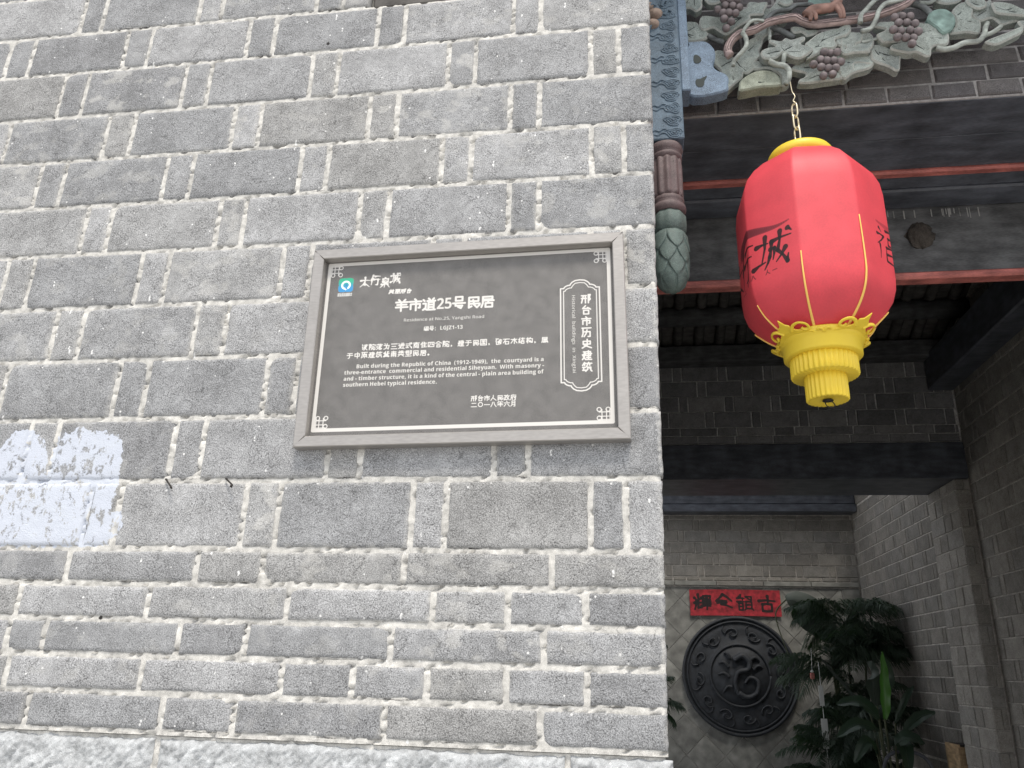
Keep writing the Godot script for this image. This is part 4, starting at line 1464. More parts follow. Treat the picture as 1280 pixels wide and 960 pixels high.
func latin(parent: Node3D, text: String, width: float, height: float, at: Vector3, bold := true, turned := false) -> void:
	var f := SystemFont.new()
	f.font_names = PackedStringArray(["Droid Sans"])
	f.font_weight = 700 if bold else 400
	var tm := TextMesh.new()
	tm.font = f
	tm.text = text
	tm.font_size = 48
	tm.pixel_size = 0.001
	tm.depth = 0.02
	tm.curve_step = 4.0
	tm.horizontal_alignment = HORIZONTAL_ALIGNMENT_LEFT
	var bb := tm.get_aabb()
	var sx := width / bb.size.x
	var sy := height / 0.0343     # cap height at this size
	var o := MeshInstance3D.new()
	o.name = "lettering"
	o.mesh = tm
	o.material_override = M.print_white
	var b := Basis(Vector3(sx, 0, 0), Vector3(0, sy, 0), Vector3(0, 0, 0.02))
	if turned: b = Basis(Vector3(0, 0, 1), -PI / 2) * b
	# the mesh is centred vertically; shift so that `at` is the left end of the baseline
	o.transform = Transform3D(b, at) * Transform3D(Basis(), Vector3(-bb.position.x, 0.0166, 0))
	parent.add_child(o, true)


const SW := 0.654
const SH := 0.421
func sx(x: float) -> float: return (x + 0.327) / SW * pw
func sy(y: float) -> float: return (0.2125 - y) / SH * ph
func sl(d: float) -> float: return d / SW * pw


func line_mm(pts: Array, r: float) -> void:
	for i in pts.size() - 1:
		stroke(Vector2(sx(pts[i][0]), sy(pts[i][1])), Vector2(sx(pts[i + 1][0]), sy(pts[i + 1][1])), sl(r), sl(r))


func row_of(text: String, x: float, y_top: float, size: float, pitch: float, weight := 0.074) -> void:
	for i in text.length():
		glyph(text[i], sx(x + i * pitch), sy(y_top), sl(size * 0.92), sl(size * 0.92), sl(size * weight))


func sign_print() -> ImageTexture:
	sheet(2048, 1318, Color(0.86, 0.85, 0.83, 0.0))
	ink = Color(0.86, 0.85, 0.83)
	# border
	line_mm([[-0.3185, 0.2045], [0.3180, 0.2045], [0.3165, -0.1915], [-0.3200, -0.1925], [-0.3185, 0.2045]], 0.0040)
	# looped knots in the corners
	for c in [[-0.3155, 0.2015, 1.0, -1.0], [0.3150, 0.2015, -1.0, -1.0], [0.3135, -0.1885, -1.0, 1.0], [-0.3170, -0.1895, 1.0, 1.0]]:
		var p := func(a: float, b: float) -> Array: return [c[0] + c[2] * a * 0.0092, c[1] + c[3] * b * 0.0092]
		for k in [1.0, 2.0]:
			line_mm([p.call(0.0, k), p.call(2.6, k)], 0.0010)
			line_mm([p.call(k, 0.0), p.call(k, 2.6)], 0.0010)
		line_mm([p.call(0.0, 0.25), p.call(2.6, 0.25)], 0.0010)
		line_mm([p.call(0.25, 0.0), p.call(0.25, 2.6)], 0.0010)
		for e in [[2.6, 2.6, 1.0], [2.6, 0.62, 0.0], [0.62, 2.6, 0.0]]:
			var ring := []
			for i in 17:
				var th := TAU * i / 16.0
				ring.append(p.call(e[0] + 0.47 * cos(th), e[1] + 0.47 * sin(th)))
			line_mm(ring, 0.0010)
	# upright cartouche with lobed ends
	for q in [[0.0, 0.0014], [0.0066, 0.0010]]:
		var d: float = q[0]
		var half := [[0.0420 - d, 0.0], [0.0420 - d, 0.1140 - d], [0.0350 - d * 0.4, 0.1140 - d], [0.0335 - d * 0.4, 0.1168 - d], [0.0300 - d * 0.4, 0.1195 - d], [0.0255 - d * 0.4, 0.1212 - d], [0.0215 - d * 0.5, 0.1215 - d], [0.0205 - d * 0.5, 0.1240 - d], [0.0165 - d * 0.4, 0.1285 - d], [0.0100, 0.1322 - d], [0.0, 0.1334 - d]]
		for s in [-1.0, 1.0]:
			for v in [-1.0, 1.0]:
				var out := []
				for h in half: out.append([0.2544 + s * h[0], 0.0052 + v * (h[1] - 0.0052 if h[1] > 0.0 else 0.0)])
				line_mm(out, q[1])
	# title
	var tx := [-0.1555, -0.1245, -0.0930, -0.0255, 0.0075, 0.0385]
	var title := "羊市道号民居"
	for i in 6: glyph(title[i], sx(tx[i]), sy(0.1070), sl(0.0270), sl(0.0275), sl(0.0023))
	row_of("编号：", -0.0880, 0.0390, 0.0108, 0.0122)
	row_of("该院落为三进式商住四合院，建于民国，砖石木结构，属", -0.2256, 0.0020, 0.0140, 0.01655)
	row_of("于中原建筑冀南类型民居。", -0.2586, -0.0165, 0.0140, 0.01655)
	row_of("邢台市人民政府", 0.0228, -0.1262, 0.0122, 0.01395)
	row_of("二〇一八年六月", 0.0232, -0.1402, 0.0122, 0.01395)
	var col := "邢台市历史建筑"
	for i in 7: glyph(col[i], sx(0.2575), sy(0.0968 - i * 0.0262), sl(0.0190), sl(0.0195), sl(0.0016))
	# brush lettering and emblem at the top left
	var cal := "太行泉城"
	for i in 4:
		glyph(cal[i], sx(-0.2430 + i * 0.0236), sy([0.1680, 0.1720, 0.1640, 0.1735][i]), sl(0.0215), sl(0.0235), sl(0.0021), 0.8, 0.06)
	var low := "美丽邢台"
	for i in 4: glyph(low[i], sx(-0.1740 + i * 0.0135), sy(0.1335), sl(0.0100), sl(0.0098), sl(0.0012), 0.0, 0.2)
	for iy in range(int(sy(0.1691)), int(sy(0.1338))):
		for ix in range(int(sx(-0.2946)), int(sx(-0.2590))):
			var u := (ix - sx(-0.2768)) / sl(0.0178)
			var v := (iy - sy(0.15145)) / sl(0.0178)
			var sq := pow(absf(u), 5.0) + pow(absf(v), 5.0)
			# small bites at the middle of each side and at two corners
			var bite := minf(Vector2(u, absf(v) - 1.03).length(), Vector2(absf(u) - 1.03, v).length())
			if sq > 1.0 or bite < 0.10: continue
			ink = Color(0.22, 0.70, 0.55).lerp(Color(0.25, 0.58, 0.80), smoothstep(-0.7, 0.5, v))
			var r := Vector2(u * 0.9, v * 0.9).length()
			if r > 0.34 and r < 0.58 and not (v > 0.25 and u > -0.05 and u < 0.22): ink = Color(0.93, 0.97, 0.97)
			if Vector2(u - 0.03, v + 0.02).length() < 0.17: ink = Color(0.20, 0.52, 0.72)
			if Vector2(u - 0.02, v - 0.62).length() < 0.10: ink = Color(0.93, 0.97, 0.97)
			dot(ix, iy, 1.0)
	ink = Color(0.80, 0.80, 0.79)
	for q in [[0.1312, 0.0044], [0.1262, 0.0026]]:
		for i in 7: glyph("邢台历史建筑中"[i], sx(-0.2940 + i * 0.0049), sy(q[0]), sl(0.0040), sl(q[1]), sl(0.0005))
	return sheet_texture()


func build_sign() -> void:
	var t := thing("notice_board", "dark notice board in a bronze metal frame with white Chinese and English text", "sign", Vector3(-0.3455, 2.2645, 0))
	t.rotation.z = 0.0128
	var ox := 0.352
	var oy := 0.2345
	var ix := 0.3268
	var iy := 0.2100
	for q in [[[-ox, oy], [-ix, iy], [ix, iy], [ox, oy]], [[-ox, -oy], [ox, -oy], [ix, -iy], [-ix, -iy]], [[-ox, -oy], [-ix, -iy], [-ix, iy], [-ox, oy]], [[ox, -oy], [ox, oy], [ix, iy], [ix, -iy]]]:
		var o := PackedVector2Array()
		var mid := Vector2.ZERO
		for p in q: mid += Vector2(p[0], p[1]) / 4.0
		for p in q: o.append(Vector2(p[0], p[1]) - (Vector2(p[0], p[1]) - mid).sign() * (0.0003 if absf(p[0]) > 0.3 else 0.0))
		var st := tool()
		add_plate(st, o, 0.028, 0.0018)
		part("frame_member", done(st), M.frame, t, Vector3(0, 0, 0.030))
	var pm := grained(paint(0.232, 0.223, 0.213), 0.5, plain_texture(512, 200, 6.0, 0.0034, 0.0006), 0.22)
	pm.detail_enabled = true
	pm.detail_albedo = sign_print()
	pm.detail_uv_layer = BaseMaterial3D.DETAIL_UV_2
	pm.detail_blend_mode = BaseMaterial3D.BLEND_MODE_MIX
	M.print_white = mat(Color(0.84, 0.83, 0.81), 0.7)
	var st := tool()
	var c := [Vector3(-0.327, -0.2085, 0.008), Vector3(0.327, -0.2085, 0.008), Vector3(0.327, 0.2125, 0.008), Vector3(-0.327, 0.2125, 0.008)]
	var uv := [Vector2(0, 1), Vector2(1, 1), Vector2(1, 0), Vector2(0, 0)]
	for k in [0, 2, 1, 0, 3, 2]:
		st.set_uv2(uv[k])
		st.add_vertex(c[k])
	var panel := part("panel", done(st), pm, t)
	part("backing", box(Vector3(-0.330, -0.214, 0.001), Vector3(0.330, 0.214, 0.0074), 0.001), M.iron, t)
	var z := 0.0081
	latin(panel, "25", 0.0335, 0.0262, Vector3(-0.0620, 0.0795, z))
	latin(panel, "Residence at No.25, Yangshi Road", 0.180, 0.0072, Vector3(-0.1348, 0.0530, z), false)
	latin(panel, "LGJZ1-13", 0.0500, 0.0088, Vector3(-0.0515, 0.0295, z))
	latin(panel, "Built during the Republic of China  (1912-1949),  the  courtyard is a", 0.4100, 0.0088, Vector3(-0.2345, -0.0535, z))
	latin(panel, "three-entrance  commercial and residential Siheyuan.  With masonry -", 0.4380, 0.0088, Vector3(-0.2614, -0.0672, z))
	latin(panel, "and - timber structure, it is a kind of the central - plain area building of", 0.4370, 0.0088, Vector3(-0.2614, -0.0815, z))
	latin(panel, "southern Hebei typical residence.", 0.2080, 0.0088, Vector3(-0.2614, -0.0955, z))
	latin(panel, "Historical  buildings  in  Xingtai", 0.1790, 0.0072, Vector3(0.2368, 0.0965, z), false, true)


# ---------------------------------------------------------------- lantern
const LC := Vector3(0.447, 0, -0.20)     # its axis
const LANTERN_STEPS := [0.0, 1.4, 12.0, 22.5, 33.0, 43.6]
const L0 := -21.0                        # angle of one ridge, degrees from +z towards +x

func lantern_ring(r: float, y: float) -> PackedVector3Array:
	var out := PackedVector3Array()
	for k in 8:
		for d in LANTERN_STEPS:
			var a := TAU * k / 8 + deg_to_rad(d)
			var w := deg_to_rad(d) - TAU / 16
			var rr := r * cos(PI / 8) / cos(w)
			if d == 0.0: rr -= r * 0.006
			var th := a + deg_to_rad(L0)
			out.append(Vector3(sin(th) * rr, y, cos(th) * rr))
	return out


func build_lantern() -> void:
	var t := thing("lantern", "red eight-sided lantern with yellow crown and fringe hanging in the gateway", "lantern", Vector3(LC.x, 2.18, LC.z))
	sheet(1536, 832, Color(0.1, 0.05, 0.06, 0.0))
	var px := func(deg: float) -> float: return (deg / 360.0 + 0.5) * pw
	var py := func(y: float) -> float: return (2.86 - y) / 0.56 * ph
	var k := 1536.0 / 1.04
	# grey swash above the writing
	ink = Color(0.42, 0.13, 0.17, 0.62)
	for i in 30:
		var u := i / 29.0
		var a := Vector2(px.call(lerpf(-92.0, -30.0, u)), py.call(2.560 + 0.012 * u * u + 0.010 * sin(u * 5.0)))
		stroke(a, a + Vector2(8, -1), lerpf(30.0, 3.0, pow(u, 0.8)), lerpf(30.0, 3.0, pow(u, 0.8)))
	ink = Color(0.07, 0.05, 0.06, 0.95)
	var ch := "太行城"
	var cx := [-112.0, -81.0, -46.0]
	for i in 3: glyph(ch[i], px.call(cx[i]) - 0.050 * k, py.call(2.550 - 0.003 * i), 0.090 * k, 0.080 * k, 8.0, 0.9, 0.22)
	glyph("福", px.call(62.0) - 0.045 * k, py.call(2.560), 0.085 * k, 0.080 * k, 5.0, 0.85, 0.1)
	ink = Color(0.10, 0.06, 0.07, 0.8)
	for i in 9: glyph("一二口中一八工人一"[i], px.call(-98.0 + i * 6.5), py.call(2.462), 0.011 * k, 0.011 * k, 1.6)
	ink = Color(0.45, 0.10, 0.16, 0.5)
	stroke(Vector2(px.call(50.0), py.call(2.575)), Vector2(px.call(100.0), py.call(2.56)), 4, 22)
	var rm := grained(paint(0.99, 0.088, 0.116), 0.55, plain_texture(256, 260, 40.0, 0.0002, 0.0002), 0.4)
	rm.detail_enabled = true
	rm.detail_albedo = sheet_texture()
	rm.detail_uv_layer = BaseMaterial3D.DETAIL_UV_2
	rm.detail_blend_mode = BaseMaterial3D.BLEND_MODE_MIX
	M.red = rm
	var prof := [[0.068, 2.806], [0.088, 2.800], [0.112, 2.782], [0.138, 2.756], [0.158, 2.727], [0.1685, 2.698], [0.172, 2.665], [0.172, 2.60], [0.172, 2.50], [0.1715, 2.445], [0.169, 2.420], [0.160, 2.392], [0.142, 2.366], [0.115, 2.342], [0.088, 2.324], [0.078, 2.318]]
	var st := tool()
	st.set_smooth_group(0)
	var around := 48
	for j in prof.size() - 1:
		var a := lantern_ring(prof[j][0], prof[j][1])
		var b := lantern_ring(prof[j + 1][0], prof[j + 1][1])
		for i in around:
			var i2 := (i + 1) % around
			var d1: float = (i / 6) * 45.0 + LANTERN_STEPS[i % 6]
			var d2: float = ((i + 1) / 6) * 45.0 + LANTERN_STEPS[(i + 1) % 6]
			var u1 := fposmod((d1 + L0) / 360.0 + 0.5, 1.0)
			var u2 := u1 + (d2 - d1) / 360.0
			var v1 := (2.86 - float(prof[j][1])) / 0.56
			var v2 := (2.86 - float(prof[j + 1][1])) / 0.56
			var p := [b[i], b[i2], a[i2], a[i]]
			var uv := [Vector2(u1, v2), Vector2(u2, v2), Vector2(u2, v1), Vector2(u1, v1)]
			for q in [0, 2, 1, 0, 3, 2]:
				st.set_uv2(uv[q])
				st.add_vertex(p[q] - Vector3(0, 2.18, 0))
	part("shade", done(st), rm, t)
	# yellow edge strips along the ridges, of uneven length
	var tops := [2.475, 2.560, 2.37, 2.40, 2.39, 2.40, 2.37, 2.392]
	for i in 8:
		var th := deg_to_rad(L0 + 45.0 * i)
		var line := PackedVector3Array()
		var d := Vector3(sin(th), 0, cos(th))
		var y0: float = tops[i]
		for j in range(1, prof.size()):
			if prof[j][1] < y0 and prof[j - 1][1] >= y0:
				var f: float = (prof[j - 1][1] - y0) / (prof[j - 1][1] - prof[j][1])
				line.append(d * (lerpf(prof[j - 1][0], prof[j][0], f) * 0.9975 + 0.0004) + Vector3(0, y0 - 2.18, 0))
		for j in prof.size():
			if prof[j][1] < y0: line.append(d * (prof[j][0] * 0.9975 + 0.0012) + Vector3(0, prof[j][1] - 2.18, 0))
		var s := tool()
		add_tube(s, curve(line, 4), 0.0013, 0.0034, 8, 0.5)
		part("edge_strip", done(s), M.gold, t)
	part("cap", lathe([Vector2(0.0, 0.658), Vector2(0.058, 0.656), Vector2(0.074, 0.651), Vector2(0.078, 0.644), Vector2(0.078, 0.624), Vector2(0.06, 0.620)], 40), M.yellow, t)
	# crown of scrolls at the bottom
	for i in 4:
		part("crown_scroll", crown_piece(deg_to_rad(-54.0 + 90.0 * i)), M.yellow, t)
		part("crown_clip", crown_clip(deg_to_rad(-9.0 + 90.0 * i)), M.yellow, t)
	part("crown_ring", lathe([Vector2(0.060, 0.146), Vector2(0.094, 0.148), Vector2(0.098, 0.144), Vector2(0.090, 0.132), Vector2(0.0855, 0.128), Vector2(0.0850, 0.104), Vector2(0.082, 0.101), Vector2(0.0, 0.101)], 56), M.yellow, t)
	part("fringe", lathe([Vector2(0.0, 0.102), Vector2(0.0690, 0.102), Vector2(0.0715, 0.098), Vector2(0.0715, 0.060), Vector2(0.0690, 0.058), Vector2(0.0, 0.060)], 228, 0.0020, 38), M.yellow, t)
	part("fringe", lathe([Vector2(0.0, 0.061), Vector2(0.0435, 0.061), Vector2(0.0445, 0.058), Vector2(0.0445, 0.004), Vector2(0.0425, 0.0015), Vector2(0.034, 0.003), Vector2(0.0, 0.006)], 156, 0.0016, 26), M.yellow, t)
	part("socket", lathe([Vector2(0.0, 0.0045), Vector2(0.011, 0.0035), Vector2(0.012, 0.0015), Vector2(0.0, 0.0005)], 16), M.iron, t)
	part("hook", tube(curve(PackedVector3Array([Vector3(0.004, 0.003, 0.004), Vector3(0.012, -0.010, 0.006), Vector3(0.006, -0.017, 0.008), Vector3(-0.005, -0.012, 0.006), Vector3(-0.008, -0.001, 0.004)])), 0.0014, 0.0012, 6), M.iron, t)
	# chain and wire
	for q in [[0.678, 0.3], [0.715, PI / 2], [0.752, 0.0], [0.789, PI / 2]]:
		var ring := PackedVector3Array()
		for i in 25:
			var a := TAU * i / 24.0
			ring.append(Vector3(cos(a) * 0.0085, sin(a) * 0.013 + signf(sin(a)) * 0.009 * minf(1.0, absf(sin(a)) * 4.0), 0))
		var link := part("chain_link", tube(ring, 0.0023, 0.0023, 8), M.chain, t, Vector3(0, q[0], 0))
		link.rotation.y = q[1] + 0.6
	part("wire", tube(curve(PackedVector3Array([Vector3(0.0, 0.806, 0), Vector3(0.003, 0.812, 0.002), Vector3(-0.001, 0.820, 0.0), Vector3(0.004, 0.832, 0.002), Vector3(-0.001, 0.85, 0.0), Vector3(-0.004, 0.878, 0.004), Vector3(-0.004, 0.890, 0.006)])), 0.0015, 0.0013, 6), M.chain, t)


# point on the splayed crown: s along, d outwards
func crown_at(phi: float, s: float, d: float, lift := 0.0) -> Vector3:
	var r := 0.088 + d * 0.88
	var a := phi + s / (0.088 + d * 0.5)
	return Vector3(sin(a) * r, 0.134 + d * 0.55 - lift, cos(a) * r)


func crown_piece(phi: float) -> ArrayMesh:
	var st := tool()
	var o := PackedVector2Array([Vector2(-0.052, 0.0), Vector2(-0.049, 0.008), Vector2(-0.030, 0.014), Vector2(-0.020, 0.019), Vector2(-0.014, 0.027), Vector2(-0.013, 0.036), Vector2(-0.004, 0.040), Vector2(0.003, 0.056), Vector2(0.008, 0.040), Vector2(0.014, 0.034), Vector2(0.015, 0.026), Vector2(0.020, 0.019), Vector2(0.030, 0.014), Vector2(0.049, 0.008), Vector2(0.052, 0.0)])
	flat(st)
	var ids := Geometry2D.triangulate_polygon(o)
	for i in range(0, ids.size(), 3):
		var p := []
		var q := []
		for j in 3:
			p.append(crown_at(phi, o[ids[i + j]].x, o[ids[i + j]].y, 0.003))
			q.append(crown_at(phi, o[ids[i + j]].x, o[ids[i + j]].y))
		tri(st, p[0], p[1], p[2])
		tri(st, q[2], q[1], q[0])
	for i in o.size():
		var j := (i + 1) % o.size()
		quad(st, crown_at(phi, o[i].x, o[i].y, 0.003), crown_at(phi, o[j].x, o[j].y, 0.003), crown_at(phi, o[j].x, o[j].y), crown_at(phi, o[i].x, o[i].y))
	for s in [-1.0, 1.0]:
		var line := PackedVector3Array()
		for q in [[0.010, 0.018], [0.020, 0.031], [0.034, 0.035], [0.045, 0.028], [0.046, 0.017], [0.037, 0.014], [0.033, 0.021]]:
			line.append(crown_at(phi, s * q[0], q[1], 0.0015))
		add_tube(st, curve(line, 4), 0.0046, 0.0032, 8, 0.6)
	return done(st)


func crown_clip(phi: float) -> ArrayMesh:
	var st := tool()
	for s in [-1.0, 1.0]:
		add_tube(st, curve(PackedVector3Array([crown_at(phi, 0.0, 0.002, 0.002), crown_at(phi, s * 0.004, 0.010, 0.002), crown_at(phi, s * 0.011, 0.012, 0.002), crown_at(phi, s * 0.014, 0.006, 0.002)])), 0.0034, 0.0024, 8, 0.6)
	return done(st)


# ---------------------------------------------------------------- small things
func build_small_things() -> void:
	for q in [[-0.986, "thin bent nail left of its twin in the joint below the notice board", 0.026, -0.012], [-0.848, "hooked nail nearer the notice board in the joint below it", 0.024, -0.006]]:
		var t := thing("iron_nail", q[1], "nail", Vector3(q[0], 1.962, 0), "nails in the brick joint")
		var end := Vector3(q[2], q[3] - 0.006, 0.016)
		part("shank", tube(PackedVector3Array([Vector3(0, 0.004, -0.01), Vector3(0.002, 0.003, 0.004), end]), 0.0022, 0.0018, 8), M.iron, t)
		part("head", tube(PackedVector3Array([end, end + Vector3(-0.001, -0.0016 if q[2] > 0.025 else -0.006, 0.0012)]), 0.0030, 0.0026, 8), M.iron, t)

	var n := thing("mud_nest", "small brown mud nest stuck to the dusty panel behind the lantern", "nest", Vector3(0.955, 2.955, -0.85))
	var st := tool()
	st.set_smooth_group(0)
	var g := []
	for j in 9:
		for i in 17:
			var a := PI * i / 16.0
			var b := PI * j / 8.0
			var r := 0.036 * (1.0 + 0.55 * fine.get_noise_3d(cos(a) * 2, cos(b) * 2, sin(a) * 2))
			g.append(Vector3(cos(a) * sin(b) * r * 1.1, cos(b) * r * 1.2, sin(a) * sin(b) * r * 0.45))
	for j in 8:
		for i in 16:
			quad(st, g[(j + 1) * 17 + i + 1], g[(j + 1) * 17 + i], g[j * 17 + i], g[j * 17 + i + 1])
	part("mud_cup", done(st), M.mud, n)
	for k in 16:
		var x := rng.randf_range(-0.10, 0.20)
		part("dropping", box(Vector3(x, 0.085 - rng.randf_range(0.004, 0.03), 0.0), Vector3(x + rng.randf_range(0.002, 0.005), 0.096, 0.0012), 0.0004), M.lime, n)

	# red paper over the medallion
	sheet(1024, 292, Color(0.03, 0.02, 0.025, 0.0))
	ink = Color(0.05, 0.035, 0.04, 0.96)
	var ch := "輝今韻古"
	for i in 4: glyph(ch[i], 55.0 + i * 242.0, 62.0 - [4, 6, 0, -6][i], 178.0, 165.0, 15.0 if i != 2 else 11.5, 0.35)
	var bm := grained(paint(0.42, 0.022, 0.035), 0.75, plain_texture(256, 300, 30.0, 0.0004, 0.0012), 0.5)
	bm.detail_enabled = true
	bm.detail_albedo = sheet_texture()
	bm.detail_uv_layer = BaseMaterial3D.DETAIL_UV_2
	bm.detail_blend_mode = BaseMaterial3D.BLEND_MODE_MIX
	st = tool()
	st.set_smooth_group(0)
	for j in 5:
		for i in 25:
			var u := i / 24.0
			var v := j / 4.0
			var z := 0.006 + 0.004 * slow.get_noise_2d(u * 6, v * 2) + 0.003 * v * (1 - v)
			if i == 0 or i == 24: z += 0.006
			st.set_uv2(Vector2(u, 1.0 - v))
			st.add_vertex(Vector3(lerpf(-0.49, 0.49, u), lerpf(-0.14, 0.14, v) + 0.004 * sin(u * 4.0), z))
	for j in 4:
		for i in 24:
			var a := j * 25 + i
			for k in [a, a + 26, a + 1, a, a + 25, a + 26]: st.add_index(k)
	var b := thing("paper_banner", "red paper banner with four black characters pasted above the medallion", "banner", Vector3(1.150, 2.360, -7.785))
	part("paper", done(st), bm, b)
	b.rotation.z = 0.008

	# narrow cupboard behind the pier
	var c := thing("tan_cupboard", "light tan wooden cupboard edge showing beside the brick pier", "cupboard", Vector3(2.435, 0, -5.38))
	part("side_panel", box(Vector3(-0.065, 0.03, -0.13), Vector3(-0.047, 1.165, 0.13), 0.003), M.tan, c)
	part("body", box(Vector3(-0.046, 0.03, -0.125), Vector3(0.055, 1.15, 0.125), 0.003), M.tan, c)
	part("lid", box(Vector3(-0.046, 1.151, -0.128), Vector3(0.058, 1.163, 0.128), 0.003), M.iron, c)
	for q in [-0.10, 0.10]: part("foot", box(Vector3(-0.06, 0.0, q - 0.02), Vector3(0.05, 0.029, q + 0.02), 0.003), M.iron, c)

	# bentwood chair, only the top of its back reaches into the picture
	var h := thing("bentwood_chair", "black bentwood chair whose curved back just shows below the cupboard", "chair", Vector3(2.12, 0, -5.42))
	var hoop := curve(PackedVector3Array([Vector3(-0.19, 0.45, -0.16), Vector3(-0.20, 0.80, -0.20), Vector3(-0.15, 1.02, -0.23), Vector3(0.0, 1.075, -0.24), Vector3(0.15, 1.02, -0.23), Vector3(0.20, 0.80, -0.20), Vector3(0.19, 0.45, -0.16)]))
	part("backrest", tube(hoop, 0.014, 0.014, 10), M.lacquer, h)
	part("seat", lathe([Vector2(0.0, 0.46), Vector2(0.20, 0.46), Vector2(0.21, 0.45), Vector2(0.20, 0.435), Vector2(0.0, 0.435)], 32), M.lacquer, h)
	for q in [[-0.15, -0.15], [0.15, -0.15], [0.15, 0.15], [-0.15, 0.15]]:
		part("leg", tube(PackedVector3Array([Vector3(q[0], 0.44, q[1]), Vector3(q[0] * 1.15, 0.0, q[1] * 1.15)]), 0.014, 0.011, 8), M.lacquer, h)


# ---------------------------------------------------------------- plants
func planter(t: Node3D, r: float, h: float) -> void:
	part("pot", lathe([Vector2(0.0, h * 0.92), Vector2(r * 0.92, h * 0.92), Vector2(r * 0.95, h), Vector2(r, h), Vector2(r, h * 0.93), Vector2(r * 0.9, h * 0.4), Vector2(r * 0.7, 0.0), Vector2(0.0, 0.0)], 28), M.pot, t)


# a feathered palm frond: base, direction, length, droop
func frond(base: Vector3, dir: Vector3, length: float, droop: float, n: int, reach: float) -> ArrayMesh:
	var st := tool()
	var line := PackedVector3Array()
	var d := dir.normalized()
	var p := base
	for i in 13:
		line.append(p)
		p += d * length / 12.0
		d = (d + Vector3(0, -droop / 12.0, 0)).normalized()
	add_tube(st, line, 0.006, 0.0015, 5)
	flat(st)
	for i in n:
		var t := 0.18 + 0.80 * i / (n - 1)
		var f := t * 12.0
		var k := mini(int(f), 11)
		var at := line[k].lerp(line[k + 1], f - k)
		var along := (line[k + 1] - line[k]).normalized()
		var side := along.cross(Vector3.UP).normalized()
		if side.length() < 0.1: side = Vector3(1, 0, 0)
		var l := reach * sin(PI * clampf(0.22 + t * 0.74, 0, 1)) * rng.randf_range(0.8, 1.15)
		for s in [-1.0, 1.0]:
			var out: Vector3 = (side * s + along * 0.75 + Vector3(0, rng.randf_range(-0.25, 0.22), 0)).normalized()
			var w := along * 0.0070
			var mid: Vector3 = at + out * l * 0.5 + Vector3(0, 0.012, 0)
			var tip: Vector3 = at + out * l + Vector3(0, -0.34 * l * rng.randf_range(0.5, 1.8), 0)
			tri(st, at - w * 0.4, mid + w, mid - w)
			tri(st, mid - w, mid + w, tip)
	return done(st)


func palm(label: String, at: Vector3, canes: Array, group := "") -> void:
	var t := thing("potted_palm", label, "palm", at, group)
	planter(t, 0.19, 0.36)
	for c in canes:
		# cane: x, z, height of the crown, fronds, length, reach
		var top := Vector3(c[0], c[2], c[1])
		part("cane", tube(curve(PackedVector3Array([Vector3(c[0] * 0.25, 0.33, c[1] * 0.25), Vector3(c[0] * 0.7, c[2] * 0.6, c[1] * 0.7), top])), 0.013, 0.009, 8), M.stem, t)
		for i in c[3]:
			var a: float = TAU * (i * 0.382 + 0.13 * c[0] * 10.0)
			var rise := rng.randf_range(0.25, 1.5)
			var dir := Vector3(cos(a), rise, sin(a) * 0.8)
			part("frond", frond(top - Vector3(0, rng.randf_range(0.0, 0.12), 0), dir, c[4] * rng.randf_range(0.8, 1.1), rng.randf_range(0.9, 2.3), 44, c[5] * rng.randf_range(1.1, 1.5)), M.palm if i % 2 else M.palm2, t)


# a broad leaf blade along a curve, folded at the midrib; returns blade on its stalk
func blade(line: PackedVector3Array, width: float, fold: float, face: Vector3) -> ArrayMesh:
	var st := tool()
	st.set_smooth_group(0)
	var cv := curve(line, 6)
	var n := cv.size()
	var g := []
	for i in n:
		var t := float(i) / (n - 1)
		var along := (cv[mini(i + 1, n - 1)] - cv[maxi(i - 1, 0)]).normalized()
		var side := along.cross(face).normalized()
		var up := side.cross(along)
		var w := width * pow(sin(PI * clampf(0.03 + t * 0.96, 0, 1)), 0.75) * (1.0 - 0.25 * t)
		for k in 7:
			var s := -1.0 + k / 3.0
			g.append(cv[i] + side * s * w + up * (fold * absf(s) * w + 0.006 * sin(t * 23.0 + s * 3.0) * absf(s)))
	for i in n - 1:
		for k in 6:
			quad(st, g[i * 7 + k], g[i * 7 + k + 1], g[(i + 1) * 7 + k + 1], g[(i + 1) * 7 + k])
	add_tube(st, cv, 0.006, 0.002, 6)
	return done(st)


